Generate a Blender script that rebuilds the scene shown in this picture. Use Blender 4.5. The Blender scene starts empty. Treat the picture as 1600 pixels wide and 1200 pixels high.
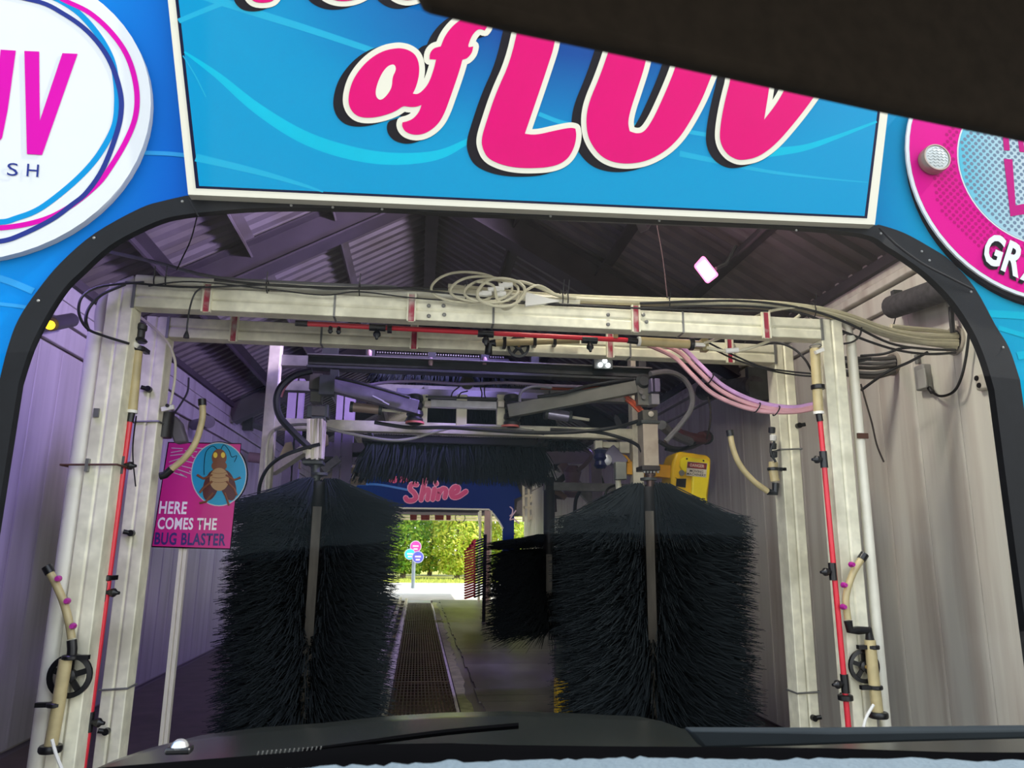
import bpy, bmesh, math, random
from mathutils import Vector, Matrix
R = random.Random(7)
S = bpy.context.scene
COL = S.collection

# ------------------------------------------------------------------ camera
V = Vector
FPX = 1165.0                                   # focal length in pixels of the 1600 px wide frame
_y = V((653-800, 857-600, FPX)).normalized()   # where the tunnel axis vanishes
_z = V((860-800, -4643-600, FPX)); _z = (_z - _y*_z.dot(_y)).normalized()
_x = _y.cross(_z)
CAM = V((0, 0, 1.2))
def ray(px, py):
    d = V((px-800, py-600, FPX)); return V((d.dot(_x), d.dot(_y), d.dot(_z)))
def P(px, py, Y):                              # a measured point of the photo on the plane at depth Y metres
    r = ray(px, py); return CAM + r*(Y/r.y)
def PX(px, py, x):
    r = ray(px, py); return CAM + r*((x-CAM.x)/r.x)
def PZ(px, py, z):
    r = ray(px, py); return CAM + r*((z-CAM.z)/r.z)
cd = bpy.data.cameras.new('camera'); cam = bpy.data.objects.new('camera', cd); COL.objects.link(cam)
# camera local axes in world: right, up, backward
def w(cx, cy, cz): return V((_x.dot(V((cx,cy,cz))), _y.dot(V((cx,cy,cz))), _z.dot(V((cx,cy,cz)))))
r_, u_, b_ = w(1,0,0), w(0,-1,0), w(0,0,-1)
cam.matrix_world = Matrix(((r_.x,u_.x,b_.x,CAM.x),(r_.y,u_.y,b_.y,CAM.y),(r_.z,u_.z,b_.z,CAM.z),(0,0,0,1)))
cd.sensor_width = 36.0; cd.lens = FPX/1600*36; cd.clip_start = .02; cd.clip_end = 400
cd.dof.use_dof = True; cd.dof.focus_distance = 4.0; cd.dof.aperture_fstop = 13.0
S.camera = cam

# ------------------------------------------------------------------ light, sky, exposure
S.view_settings.view_transform = 'Standard'; S.view_settings.look = 'None'
S.view_settings.gamma = 1.0; S.view_settings.use_curve_mapping = False
S.view_settings.exposure = 1.1
wd = bpy.data.worlds.new('sky'); S.world = wd; wd.use_nodes = True
nt = wd.node_tree; bg = nt.nodes['Background']
tc = nt.nodes.new('ShaderNodeTexCoord'); sx = nt.nodes.new('ShaderNodeSeparateXYZ'); cr = nt.nodes.new('ShaderNodeValToRGB')
nt.links.new(tc.outputs['Generated'], sx.inputs[0]); nt.links.new(sx.outputs['Z'], cr.inputs[0]); nt.links.new(cr.outputs[0], bg.inputs[0])
cr.color_ramp.elements[0].color = (1,1,.98,1); cr.color_ramp.elements[1].color = (.46,.58,.82,1)
bg.inputs[1].default_value = 1.38
sd = bpy.data.lights.new('sun', 'SUN'); sd.energy = 3.4; sd.angle = .01; sd.color = (1,.95,.86)
so = bpy.data.objects.new('sun', sd); COL.objects.link(so)
so.rotation_euler = V((-.75, .10, -.85)).to_track_quat('-Z','Y').to_euler()   # from the right, never onto the entrance front
def spot(name, loc, at, power, color, size=.15, angle=120):
    d = bpy.data.lights.new(name, 'SPOT'); d.energy = power; d.color = color; d.shadow_soft_size = size
    d.spot_size = math.radians(angle); d.spot_blend = .6
    o = bpy.data.objects.new(name, d); COL.objects.link(o); o.location = loc
    o.rotation_euler = (V(at)-V(loc)).to_track_quat('-Z','Y').to_euler(); return o
PURPLE = (.44,.33,1.0)
LAMPS = [  # purple wash lamps under the right eave, their beams towards the left wall
    ((1.2,4.05,3.15), (-2.4,6.0,1.9), 170), ((2.2,8.2,2.62), (-1.6,8.0,1.0), 110), ((2.2,12.5,2.6), (-2.3,12.8,1.4), 85), ((-1.72,2.72,2.78), (-2.35,3.7,.9), 26)]
for i,(a,b,p) in enumerate(LAMPS): spot('purple_lamp_light', a, b, p, PURPLE, .15, 78 if i == 0 else 120)
FILL_LAMPS = [((.8,2.66,3.62), (2.5,3.7,.8), 190), ((.2,14.6,3.7), (.2,18.3,2.0), 130)]   # unseen fill lights added to brighten the inside behind the entrance and the exit wall
for i,(a,b,p) in enumerate(FILL_LAMPS): spot('fill_lamp_light', a, b, p, (1,.93,.82), .25, 105)
ROOF_FILL = ((1.0,3.5,3.25), (-1.7,6.2,3.45))  # unseen lilac fill light, added to brighten the left roof slope
spot('roof_fill_light', *ROOF_FILL, 230, (.78,.62,1.0), .12, 75)
S.cycles.max_bounces = 8; S.cycles.transparent_max_bounces = 12; S.cycles.sample_clamp_indirect = 6
S.cycles.caustics_reflective = False; S.cycles.caustics_refractive = False

# ------------------------------------------------------------------ materials
PRINT = .51                                    # darkens the printed sheets to balance the raised exposure
def lin(c): return tuple(((v/255)/12.92 if v/255 <= .04045 else ((v/255+.055)/1.055)**2.4) for v in c)
MATS = {}
def M(name, rgb, rough=.5, metal=0., var=.12, scale=6., bump=0., stretch=None, spec=.5, stain=None, emit=0., stain_scale=3., stain_amt=.5, gain=1.):
    if name in MATS: return MATS[name]
    m = bpy.data.materials.new(name); m.use_nodes = True; n = m.node_tree; b = n.nodes['Principled BSDF']
    c = tuple(v*gain for v in lin(rgb))
    b.inputs['Roughness'].default_value = rough; b.inputs['Metallic'].default_value = metal
    b.inputs['Specular IOR Level'].default_value = spec
    t = n.nodes.new('ShaderNodeTexCoord'); mp = n.nodes.new('ShaderNodeMapping'); n.links.new(t.outputs['Object'], mp.inputs[0])
    if stretch: mp.inputs['Scale'].default_value = stretch
    nz = n.nodes.new('ShaderNodeTexNoise'); nz.inputs['Scale'].default_value = scale; nz.inputs['Detail'].default_value = 5
    n.links.new(mp.outputs[0], nz.inputs['Vector'])
    rp = n.nodes.new('ShaderNodeValToRGB'); n.links.new(nz.outputs['Fac'], rp.inputs[0])
    rp.color_ramp.elements[0].position = .3; rp.color_ramp.elements[1].position = .7
    rp.color_ramp.elements[0].color = (*[v*(1-var) for v in c],1); rp.color_ramp.elements[1].color = (*[min(1,v*(1+var)) for v in c],1)
    out = rp.outputs[0]
    if stain:
        n2 = n.nodes.new('ShaderNodeTexNoise'); n2.inputs['Scale'].default_value = stain_scale; n2.inputs['Detail'].default_value = 6
        n.links.new(mp.outputs[0], n2.inputs['Vector'])
        r2 = n.nodes.new('ShaderNodeValToRGB'); n.links.new(n2.outputs['Fac'], r2.inputs[0])
        r2.color_ramp.elements[0].position = 1-stain_amt-.12; r2.color_ramp.elements[1].position = 1-stain_amt+.12
        mx = n.nodes.new('ShaderNodeMix'); mx.data_type = 'RGBA'
        n.links.new(r2.outputs[0], mx.inputs[0]); n.links.new(out, mx.inputs[6]); mx.inputs[7].default_value = (*lin(stain),1)
        out = mx.outputs[2]
    n.links.new(out, b.inputs['Base Color'])
    if bump:
        bp = n.nodes.new('ShaderNodeBump'); bp.inputs['Strength'].default_value = bump; bp.inputs['Distance'].default_value = .01
        n.links.new(nz.outputs['Fac'], bp.inputs['Height']); n.links.new(bp.outputs[0], b.inputs['Normal'])
    if emit:
        b.inputs['Emission Color'].default_value = (*c,1); b.inputs['Emission Strength'].default_value = emit
    MATS[name] = m; return m
galv = M('galvanised steel', (242,238,212), .5, .05, .12, 22, stain=(206,202,176), stain_scale=5, stain_amt=.42, spec=.4)
galv_red = M('pink stained steel', (206,190,182), .5, .1, .2, 30, stain=(170,44,70), stain_scale=14, stain_amt=.58)
steel = M('dull steel', (128,128,124), .45, .4, .2, 14)
dark_steel = M('dark steel', (70,74,72), .5, .3, .2, 12)
rafter_m = M('brown rafter steel', (62,56,60), .7, 0, .2, 5)
roof_m = M('roof sheet metal', (112,107,106), .6, .0, .12, 4, stain=(92,87,78), stain_scale=2.2, stain_amt=.4)
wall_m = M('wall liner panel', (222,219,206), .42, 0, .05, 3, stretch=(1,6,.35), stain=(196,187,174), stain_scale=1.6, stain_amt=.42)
wall_left_m = M('shaded wall liner panel', (176,172,172), .42, 0, .05, 3, stretch=(1,6,.35), stain=(156,150,150), stain_scale=1.6, stain_amt=.42)  # same liner, shade put into its colour to dim the left wall
seam_m = M('panel backing', (150,143,134), .7)
pvc = M('white pipe plastic', (240,237,220), .4, 0, .04, 6, stain=(210,204,182), stain_scale=6, stain_amt=.35)
yel_pipe = M('yellowed clear pipe', (188,172,126), .35, 0, .15, 18)
black = M('black rubber', (22,22,23), .45, 0, .1)
black_pl = M('black plastic', (20,20,22), .35, 0, .1)
red = M('red spray tube', (214,44,60), .3, 0, .06)
pink_noz = M('magenta nozzle', (170,40,140), .35)
white_pl = M('white plastic', (232,230,222), .35, 0, .04)
hose_w = M('milky hose', (206,200,172), .35, 0, .08, 30)
hose_pink = M('pink hose', (214,160,166), .35, 0, .1, 20)
hose_lilac = M('lilac hose', (206,158,206), .35, 0, .1, 20)
hose_grey = M('grey hose', (120,120,122), .4, 0, .1, 20)
hose_org = M('orange hose', (200,84,44), .4, 0, .1, 20)
yellow = M('yellow paint', (240,196,16), .35, 0, .08, 8)
yellow_hi = M('yellow cover', (248,226,20), .3, 0, .06, 12)
bristle_m = M('black bristle', (47,53,56), .9, 0, .04, 8, spec=0.)
concrete = M('wet concrete', (112,106,104), .36, 0, .3, 3, bump=.25, stretch=(1,.35,1), stain=(70,64,60), stain_scale=2.2, stain_amt=.45)
concrete_dry = M('pale concrete', (186,182,172), .8, 0, .12, 2)
brown_floor = M('brown wet floor', (92,78,70), .4, 0, .3, 6, bump=.3)
cream = M('cream print', (240,236,216), .45, 0, .01, spec=.02, gain=.62)
navy = M('navy print', (28,32,66), .45, 0, .02, spec=.02, gain=PRINT)
ink = M('black print', (30,27,34), .45, 0, .02, spec=.02, gain=PRINT)
magenta = M('magenta print', (250,0,128), .45, 0, .02, spec=.02, gain=PRINT)
logo_pink = M('hot pink print', (250,14,196), .45, 0, .02, spec=.02, gain=PRINT)
logo_white = M('white print', (240,244,246), .45, 0, .01, spec=.02, gain=.62)
logo_navy = M('indigo print', (52,68,156), .45, 0, .02, spec=.02, gain=PRINT)
logo_cyan = M('sky blue print', (18,168,240), .45, 0, .02, spec=.02, gain=PRINT)
swirl = M('light cyan print', (10,206,240), .45, 0, .03, spec=.02, gain=PRINT)
swirl2 = M('pale blue print', (40,190,232), .45, 0, .03, spec=.02, gain=PRINT)
swirl3 = M('mid blue print', (60,176,250), .45, 0, .03, spec=.02, gain=PRINT*1.1)
trim_m = M('black trim paint', (13,15,18), .55, 0, .2, 20, spec=.15)

def grad_mat(name, stops, axis='X', lo=0., hi=1., rough=.45, gain=PRINT):
    """flat print with a colour run along one object axis"""
    m = bpy.data.materials.new(name); m.use_nodes = True; n = m.node_tree; b = n.nodes['Principled BSDF']
    b.inputs['Roughness'].default_value = rough; b.inputs['Specular IOR Level'].default_value = .03
    t = n.nodes.new('ShaderNodeTexCoord'); s = n.nodes.new('ShaderNodeSeparateXYZ'); n.links.new(t.outputs['Object'], s.inputs[0])
    mr = n.nodes.new('ShaderNodeMapRange'); mr.inputs[1].default_value = lo; mr.inputs[2].default_value = hi
    n.links.new(s.outputs[axis], mr.inputs[0])
    rp = n.nodes.new('ShaderNodeValToRGB'); n.links.new(mr.outputs[0], rp.inputs[0])
    e = rp.color_ramp.elements
    while len(e) < len(stops): e.new(.5)
    for k,(p,c) in enumerate(stops): e[k].position = p; e[k].color = (*[v*gain for v in lin(c)],1)
    n.links.new(rp.outputs[0], b.inputs['Base Color']); return m

# ------------------------------------------------------------------ mesh helpers
class MB:
    def __init__(s): s.v = []; s.f = []
    def add(s, vs, fs):
        o = len(s.v); s.v += [tuple(v) for v in vs]; s.f += [tuple(i+o for i in f) for f in fs]; return s
    def box(s, c, size, rot=None):
        c = V(c); h = V(size)/2; vs = []
        for x in (-1,1):
            for y in (-1,1):
                for z in (-1,1):
                    p = V((x*h.x,y*h.y,z*h.z)); p = rot@p if rot else p; vs.append(c+p)
        return s.add(vs, [(0,1,3,2),(4,6,7,5),(0,4,5,1),(2,3,7,6),(0,2,6,4),(1,5,7,3)])
    def bar(s, p, q, w, h, up=(0,0,1)):
        """rectangular bar from p to q: w sideways, h along up"""
        p, q = V(p), V(q); d = (q-p).normalized(); u = V(up); sd = d.cross(u).normalized(); u = sd.cross(d).normalized()
        vs = [e + sd*(a*w/2) + u*(b*h/2) for e in (p,q) for a,b in ((-1,-1),(1,-1),(1,1),(-1,1))]
        return s.add(vs, [(0,1,2,3),(7,6,5,4),(0,4,5,1),(1,5,6,2),(2,6,7,3),(3,7,4,0)])
    def profile(s, p, q, pts, up=(0,0,1)):
        """extrude a closed 2D section (side, up) from p to q"""
        p, q = V(p), V(q); d = (q-p).normalized(); u = V(up); sd = d.cross(u).normalized(); u = sd.cross(d).normalized()
        n = len(pts); vs = [e + sd*a + u*b for e in (p,q) for a,b in pts]
        fs = [(i,(i+1)%n,n+(i+1)%n,n+i) for i in range(n)] + [tuple(range(n-1,-1,-1)), tuple(range(n,2*n))]
        return s.add(vs, fs)
    def cyl(s, p, q, r, n=12, r2=None, caps=True):
        p, q = V(p), V(q); r2 = r if r2 is None else r2; d = (q-p).normalized()
        a = d.orthogonal().normalized(); b = d.cross(a); vs = []
        for e, rr in ((p,r),(q,r2)):
            vs += [e + a*(rr*math.cos(2*math.pi*i/n)) + b*(rr*math.sin(2*math.pi*i/n)) for i in range(n)]
        fs = [(i,(i+1)%n,n+(i+1)%n,n+i) for i in range(n)]
        if caps: fs += [tuple(range(n-1,-1,-1)), tuple(range(n,2*n))]
        return s.add(vs, fs)
    def tube(s, pts, r, n=8, caps=True):
        pts = [V(p) for p in pts]; k = len(pts); vs = []; a = None
        for i,p in enumerate(pts):
            d = (pts[min(i+1,k-1)]-pts[max(i-1,0)]).normalized()
            a = d.orthogonal().normalized() if a is None else (a-d*a.dot(d)).normalized()
            b = d.cross(a); rr = r[i] if isinstance(r,(list,tuple)) else r
            vs += [p + a*(rr*math.cos(2*math.pi*j/n)) + b*(rr*math.sin(2*math.pi*j/n)) for j in range(n)]
        fs = [(i*n+j, i*n+(j+1)%n, (i+1)*n+(j+1)%n, (i+1)*n+j) for i in range(k-1) for j in range(n)]
        if caps: fs += [tuple(range(n-1,-1,-1)), tuple(range((k-1)*n,k*n))]
        return s.add(vs, fs)
    def lathe(s, c, axis, prof, n=20, ring=False):
        """prof: (radius, height) list along axis"""
        c = V(c); d = V(axis).normalized(); a = d.orthogonal().normalized(); b = d.cross(a); vs = []; k = len(prof)
        for r,h in prof: vs += [c + d*h + a*(r*math.cos(2*math.pi*j/n)) + b*(r*math.sin(2*math.pi*j/n)) for j in range(n)]
        fs = [(i*n+j, i*n+(j+1)%n, (i+1)*n+(j+1)%n, (i+1)*n+j) for i in range(k-1) for j in range(n)]
        if ring: fs += [((k-1)*n+j, (k-1)*n+(j+1)%n, (j+1)%n, j) for j in range(n)]
        else: fs += [tuple(range(n-1,-1,-1)), tuple(range((k-1)*n,k*n))]
        return s.add(vs, fs)
    def prism(s, pts, off):
        """closed outline in space, thickened by the vector off"""
        pts = [V(p) for p in pts]; off = V(off); n = len(pts)
        return s.add(pts + [p+off for p in pts], [tuple(range(n)), tuple(range(2*n-1,n-1,-1))] + [(i,n+i,n+(i+1)%n,(i+1)%n) for i in range(n)])

def root_of(o):
    while o.parent: o = o.parent
    return o
def obj(name, mb, mat, parent=None, bevel=0, flat=False):
    me = bpy.data.meshes.new(name)
    if parent is not None: org = V(root_of(parent)['_o'])
    else:
        xs = [v[0] for v in mb.v]; ys = [v[1] for v in mb.v]; zs = [v[2] for v in mb.v]
        org = V(((min(xs)+max(xs))/2, (min(ys)+max(ys))/2, min(zs)))
    me.from_pydata([(v[0]-org.x, v[1]-org.y, v[2]-org.z) for v in mb.v], [], mb.f)
    bm = bmesh.new(); bm.from_mesh(me)
    bmesh.ops.recalc_face_normals(bm, faces=bm.faces)
    big = [f for f in bm.faces if len(f.verts) > 4]
    if big: bmesh.ops.triangulate(bm, faces=big)
    bm.to_mesh(me); bm.free()
    if not flat:
        me.polygons.foreach_set('use_smooth', [True]*len(me.polygons)); me.set_sharp_from_angle(angle=math.radians(38))
    me.materials.append(mat)
    o = bpy.data.objects.new(name, me); COL.objects.link(o)
    if parent is not None: o.parent = parent
    else: o.location = org; o['_o'] = tuple(org)
    if bevel:
        b = o.modifiers.new('edge', 'BEVEL'); b.width = bevel; b.segments = 2; b.limit_method = 'ANGLE'; b.harden_normals = False
    return o
def thing(name, label, cat, loc=(0,0,0), group=None, kind=None):
    o = bpy.data.objects.new(name, None); COL.objects.link(o); o.location = loc; o['_o'] = tuple(loc); o.empty_display_size = .1
    if label: o['label'] = label
    if cat: o['category'] = cat
    if group: o['group'] = group
    if kind: o['kind'] = kind
    return o
def tag(o, label, cat, group=None):
    o['label'] = label; o['category'] = cat
    if group: o['group'] = group
    return o
def struct(o, label=None, cat=None):
    o['kind'] = 'structure'
    if label: o['label'] = label
    if cat: o['category'] = cat
    return o
def stuff(o): o['kind'] = 'stuff'; return o
def dup_part(o, parent, shift):
    c = o.copy(); COL.objects.link(c); c.parent = parent; c.location = o.location + V(shift); return c

def smooth_path(pts, sub=5, closed=False):
    """Catmull-Rom through the points"""
    pts = [V(p) for p in pts]; n = len(pts); out = []
    rng = range(n) if closed else range(n-1)
    for i in rng:
        g = (lambda k: pts[k % n]) if closed else (lambda k: pts[max(0,min(n-1,k))])
        a,b,c,d = g(i-1), g(i), g(i+1), g(i+2)
        for t in range(sub):
            t /= sub
            out.append(.5*((2*b)+(c-a)*t+(2*a-5*b+4*c-d)*t*t+(3*b-a-3*c+d)*t*t*t))
    if not closed: out.append(pts[-1])
    return out
def round_poly(pts, sharp=50, it=2):
    """corner cutting that leaves the sharp corners of an outline alone"""
    pts = [V((p[0],p[1])) for p in pts]; keep = [None]*len(pts)
    n = len(pts); sh = []
    for i in range(n):
        a, b = pts[i]-pts[i-1], pts[(i+1)%n]-pts[i]
        sh.append(a.length > 0 and b.length > 0 and math.degrees(a.angle(b)) > sharp)
    for _ in range(it):
        o, os_ = [], []
        n = len(pts)
        for i in range(n):
            if sh[i]: o.append(pts[i]); os_.append(True)
            else:
                o.append(pts[i]*.75+pts[i-1]*.25); os_.append(False)
                o.append(pts[i]*.75+pts[(i+1)%n]*.25); os_.append(False)
        pts, sh = o, os_
    return pts
def hose(name, label, pts, r, mat, cat='hose', group=None, sub=6, n=8, parent=None):
    o = obj(name, MB().tube(smooth_path(pts, sub), r, n), mat, parent)
    if parent is None: tag(o, label, cat, group)
    return o
def ring_mb(c, axis, r0, tube_r, n=20, m=8, a0=0, a1=2*math.pi):
    c = V(c); d = V(axis).normalized(); a = d.orthogonal().normalized(); b = d.cross(a)
    full = abs(a1-a0-2*math.pi) < 1e-6
    pts = [c + a*(r0*math.cos(a0+(a1-a0)*i/n)) + b*(r0*math.sin(a0+(a1-a0)*i/n)) for i in range(n+1)]
    return MB().tube(pts, tube_r, m, caps=not full)
def text_mesh(s, size=1.0, bold=0., depth=.001, shear=0., spacing=1.0, align='LEFT'):
    cu = bpy.data.curves.new('lettering', 'FONT'); cu.body = s; cu.size = size; cu.offset = bold; cu.extrude = depth; cu.shear = shear
    cu.space_character = spacing; cu.align_x = align; cu.resolution_u = 3
    o = bpy.data.objects.new('lettering', cu); COL.objects.link(o)
    bpy.context.view_layer.update()
    me = bpy.data.meshes.new_from_object(o.evaluated_get(bpy.context.evaluated_depsgraph_get()))
    bpy.data.objects.remove(o); bpy.data.curves.remove(cu); return me
def text(name, s, corners, mat, parent, bold=0., shear=0., spacing=1.0, lift=.0015, depth=.0006):
    """lettering stretched to fill a quad: corners = bottom-left, bottom-right, top-left (world)"""
    me = text_mesh(s, 1.0, bold, 0.0, shear, spacing)
    vs = [v.co for v in me.vertices]; x0 = min(v.x for v in vs); x1 = max(v.x for v in vs); y0 = min(v.y for v in vs); y1 = max(v.y for v in vs)
    bl, br, tl = [V(c) for c in corners]; ux, uy = br-bl, tl-bl; nrm = ux.cross(uy).normalized()
    org = V(root_of(parent)['_o'])
    for v in me.vertices:
        a = (v.co.x-x0)/(x1-x0); b = (v.co.y-y0)/(y1-y0); v.co = bl + ux*a + uy*b + nrm*lift - org
    me.name = name; me.materials.clear(); me.materials.append(mat)
    o = bpy.data.objects.new(name, me); COL.objects.link(o); o.parent = parent; return o
# ================================================================== SETTING
XL, XR, YF, YE = -2.35, 2.55, 2.5, 18.5        # side walls, entrance front, exit
RIDGE, PITCH = 4.25, .56
def roof_z(x): return RIDGE - PITCH*abs(x)
def pts(lst, Y): return [P(a,b,Y) for a,b in lst]
def radial_mat(name, c, stops, rmax, aspect=(1,1,1), rough=.45):
    m = bpy.data.materials.new(name); m.use_nodes = True; n = m.node_tree; b = n.nodes['Principled BSDF']
    b.inputs['Roughness'].default_value = rough; b.inputs['Specular IOR Level'].default_value = .03
    t = n.nodes.new('ShaderNodeTexCoord'); mp = n.nodes.new('ShaderNodeMapping'); n.links.new(t.outputs['Object'], mp.inputs[0])
    mp.vector_type = 'POINT'; mp.inputs['Scale'].default_value = aspect; mp.inputs['Location'].default_value = [-c[i]*aspect[i] for i in range(3)]
    ln = n.nodes.new('ShaderNodeVectorMath'); ln.operation = 'LENGTH'; n.links.new(mp.outputs[0], ln.inputs[0])
    mr = n.nodes.new('ShaderNodeMapRange'); mr.inputs[2].default_value = rmax; n.links.new(ln.outputs['Value'], mr.inputs[0])
    rp = n.nodes.new('ShaderNodeValToRGB'); n.links.new(mr.outputs[0], rp.inputs[0]); e = rp.color_ramp.elements
    while len(e) < len(stops): e.new(.5)
    for k,(p,cc) in enumerate(stops): e[k].position = p; e[k].color = (*[v*PRINT for v in lin(cc)],1)
    n.links.new(rp.outputs[0], b.inputs['Base Color']); return m

# ---- ground and floor
GX0, GX1 = -.23, .385                           # conveyor trench
fl = MB(); fl.box((( -2.6+GX0)/2, 10.6, -.05), (GX0+2.6, 16.2, .1)); fl.box(((GX1+2.8)/2, 10.6, -.05), (2.8-GX1, 16.2, .1)); fl.box(((GX0+GX1)/2, 3.9, -.05), (GX1-GX0, 2.8, .1))
flo = struct(obj('floor', fl, concrete)); rfl = random.Random(5); yy = 4.4
while yy < 18.3:      # worn transverse slabs right of the trench, a little uneven
    dd = rfl.uniform(.16,.34); x0 = GX1+.14+rfl.uniform(0,.03); tl = rfl.uniform(-.012,.012)
    obj('slab', MB().add([(x0,yy,.012),(2.45,yy,.012),(2.45,yy+dd-.014,.016+tl*.3),(x0,yy+dd-.014,.016+tl*.3),(x0,yy,-.01),(2.45,yy,-.01),(2.45,yy+dd-.014,-.01),(x0,yy+dd-.014,-.01)],[(0,1,2,3),(0,4,5,1),(1,5,6,2),(2,6,7,3),(3,7,4,0)]), concrete, flo, flat=True); yy += dd
struct(obj('trench', MB().box(((GX0+GX1)/2, 11.9, -.4), (GX1-GX0, 13.4, .1)).box((GX0-.03,11.9,-.25),(.06,13.4,.3)).box((GX1+.03,11.9,-.25),(.06,13.4,.3)), M('dark pit', (36,30,26), .7)))
o = struct(obj('floor', MB().box((-1.55, 9.5, .004), (1.5, 13.6, .012)), brown_floor))
struct(obj('driveway', MB().box((0,-7,-.06),(30,19,.1)), M('asphalt', (120,118,114), .85)))
struct(obj('driveway', MB().box((0,23.3,-.06),(30,9.4,.1)), concrete_dry))
struct(obj('ground', MB().box((0,58,-.12),(120,60,.1)), M('grass verge', (150,150,60), .9, 0, .35, 1.5)))

# ---- side walls made of liner panels
wl = obj('wall_left', MB().box((XL-.08, (2.62+YE)/2, 1.5), (.1, YE-2.62, 3.0)), seam_m); struct(wl)
wr = obj('wall_right', MB().box((XR+.08, (2.62+YE)/2, 1.45), (.1, YE-2.62, 2.9)), seam_m); struct(wr)
def wall_panels(wall, x, side, top):
    y = 2.64; proto = None
    while y < YE-.01:
        wdt = .305 if y < 8 else .61
        if y+wdt > YE: break
        mb = MB()
        # a shallow pan: flat face with one soft rib at its joint
        mb.profile((x, y+.003, .0), (x, y+.003, top), [(0,0)], up=(1,0,0)) if False else None
        h = .012*side
        sec = [(0,0),(0,.010),(.012,.0135),(.026,.010),(wdt-.003,.010),(wdt-.003,0)]
        vs0 = [V((x - side*b, y+a, .015)) for a,b in sec]
        mb.prism(vs0, (0,0,top-.015))
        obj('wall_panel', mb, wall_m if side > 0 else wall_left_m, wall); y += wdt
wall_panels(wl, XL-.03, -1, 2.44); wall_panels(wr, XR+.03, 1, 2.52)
# long siding strips under the eaves
def strips(wall, x, side, zs):
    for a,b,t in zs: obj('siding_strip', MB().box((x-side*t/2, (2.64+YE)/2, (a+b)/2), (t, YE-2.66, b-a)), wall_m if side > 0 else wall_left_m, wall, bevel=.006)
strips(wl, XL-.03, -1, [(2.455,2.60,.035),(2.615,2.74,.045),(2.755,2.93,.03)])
strips(wr, XR+.03, 1, [(2.535,2.64,.035),(2.655,2.70,.06),(2.715,2.86,.03)])

# ---- roof: sheets, rafters, purlins
ce = obj('ceiling', MB().profile((0,2.6,RIDGE+.06),(0,YE,RIDGE+.06),[(-.35,-.2),(0,0),(.35,-.2),(.35,-.17),(0,.03),(-.35,-.17)]), roof_m); struct(ce)
def roof_sheet(side, y0, n=6, pitch=.15):
    x1 = (-XL if side < 0 else XR)+.12; mb = MB()
    sec = []
    for i in range(n):
        o = y0+i*pitch; sec += [(o,0),(o+.05,0),(o+.065,.035),(o+.125,.035),(o+.14,0)]
    sec.append((y0+n*pitch,0))
    top = [(V((0,y,RIDGE+z)), V((side*x1,y,RIDGE-PITCH*x1+z))) for y,z in sec]
    vs = [p for t in top for p in t]; fs = [(2*i,2*i+1,2*i+3,2*i+2) for i in range(len(top)-1)]
    mb.add(vs, fs); return obj('roof_sheet', mb, roof_m, ce, flat=True)
for sd in (-1,1):
    y = 2.55; first = roof_sheet(sd, y)
    while y+.9 < YE: y += .9; dup_part(first, ce, (0, y-2.55, 0))
# a light-proof deck above the sheets
struct(obj('roof', MB().add([(XL-.3,2.5,roof_z(XL-.3)+.09),(0,2.5,RIDGE+.09),(XR+.3,2.5,roof_z(XR+.3)+.09),(XL-.3,YE,roof_z(XL-.3)+.09),(0,YE,RIDGE+.09),(XR+.3,YE,roof_z(XR+.3)+.09)],[(0,1,4,3),(1,2,5,4)]), rafter_m, flat=True))
IB = [(-.1,-.125),(.1,-.125),(.1,-.11),(.01,-.11),(.01,.11),(.1,.11),(.1,.125),(-.1,.125),(-.1,.11),(-.01,.11),(-.01,-.11),(-.1,-.11)]
for y in (2.75, 5.6, 9.4, 13.2, 17.0):
    for sd, xw in ((-1,XL),(1,XR)):
        dn = V((PITCH*sd,0,1)).normalized()
        a = V((0,y,RIDGE-.15)); b = V((xw,y,roof_z(xw)-.15))
        obj('rafter', MB().profile(a, b, IB, up=dn), rafter_m, ce)
for x in (-1.87,-1.34,-.73,.73,1.40,2.0):
    sd = 1 if x > 0 else -1; dn = V((PITCH*sd,0,1)).normalized(); z = roof_z(x)-.062
    obj('purlin', MB().profile((x,2.6,z),(x,YE-.05,z),[(-.045,-.055),(-.03,-.055),(-.03,.045),(.045,.045),(.045,.055),(-.04,.055),(-.04,-.045),(-.045,-.045)],up=dn), roof_m if x in(-.73,-1.34) else rafter_m, ce)
obj('ridge_beam', MB().profile((.015,2.6,RIDGE-.12),(.015,YE-.05,RIDGE-.12),[(-.06,-.05),(.06,-.05),(.06,.05),(.045,.05),(.045,-.038),(-.045,-.038),(-.045,.05),(-.06,.05)]), rafter_m, ce)
# eave angle over each wall
for x,sd in ((XL,-1),(XR,1)):
    obj('eave_trim', MB().box((x, (2.64+YE)/2, roof_z(x)-.03),(.07,YE-2.66,.06)), rafter_m, ce)

# ---- entrance front: one painted sheet with the arched opening cut out, and the black trim round the arch
T_OUT = [(2,597),(15,545),(32,500),(62,455),(98,412),(150,367),(220,328),(258,316),(293,308),(420,312),(700,324),(1000,339),(1200,347),(1367,354),(1374,354),(1410,366),(1450,388),(1483,410),(1520,452),(1552,510),(1573,545),(1590,595)]
T_IN = [(32,600),(50,545),(75,495),(103,452),(130,425),(172,387),(220,360),(262,343),(308,335),(420,327),(600,329),(725,336),(950,343),(1200,354),(1342,367),(1385,388),(1420,411),(1450,434),(1485,470),(1515,515),(1535,560),(1550,610)]
def soften(l):
    a, b, c = l[:9], l[8:14], l[13:]; o = []
    for seg in (a,b,c): o += [(v.x,v.y) for v in smooth_path([V((x,y,0)) for x,y in seg],4)]
    return o
T_OUT, T_IN = soften(T_OUT), soften(T_IN)
def leg(lst, Y):
    p = pts(lst, Y); a, b = p[0].copy(), p[-1].copy(); a.z = 0; b.z = 0
    p[0].x = a.x; return [a]+p+[b]
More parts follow.
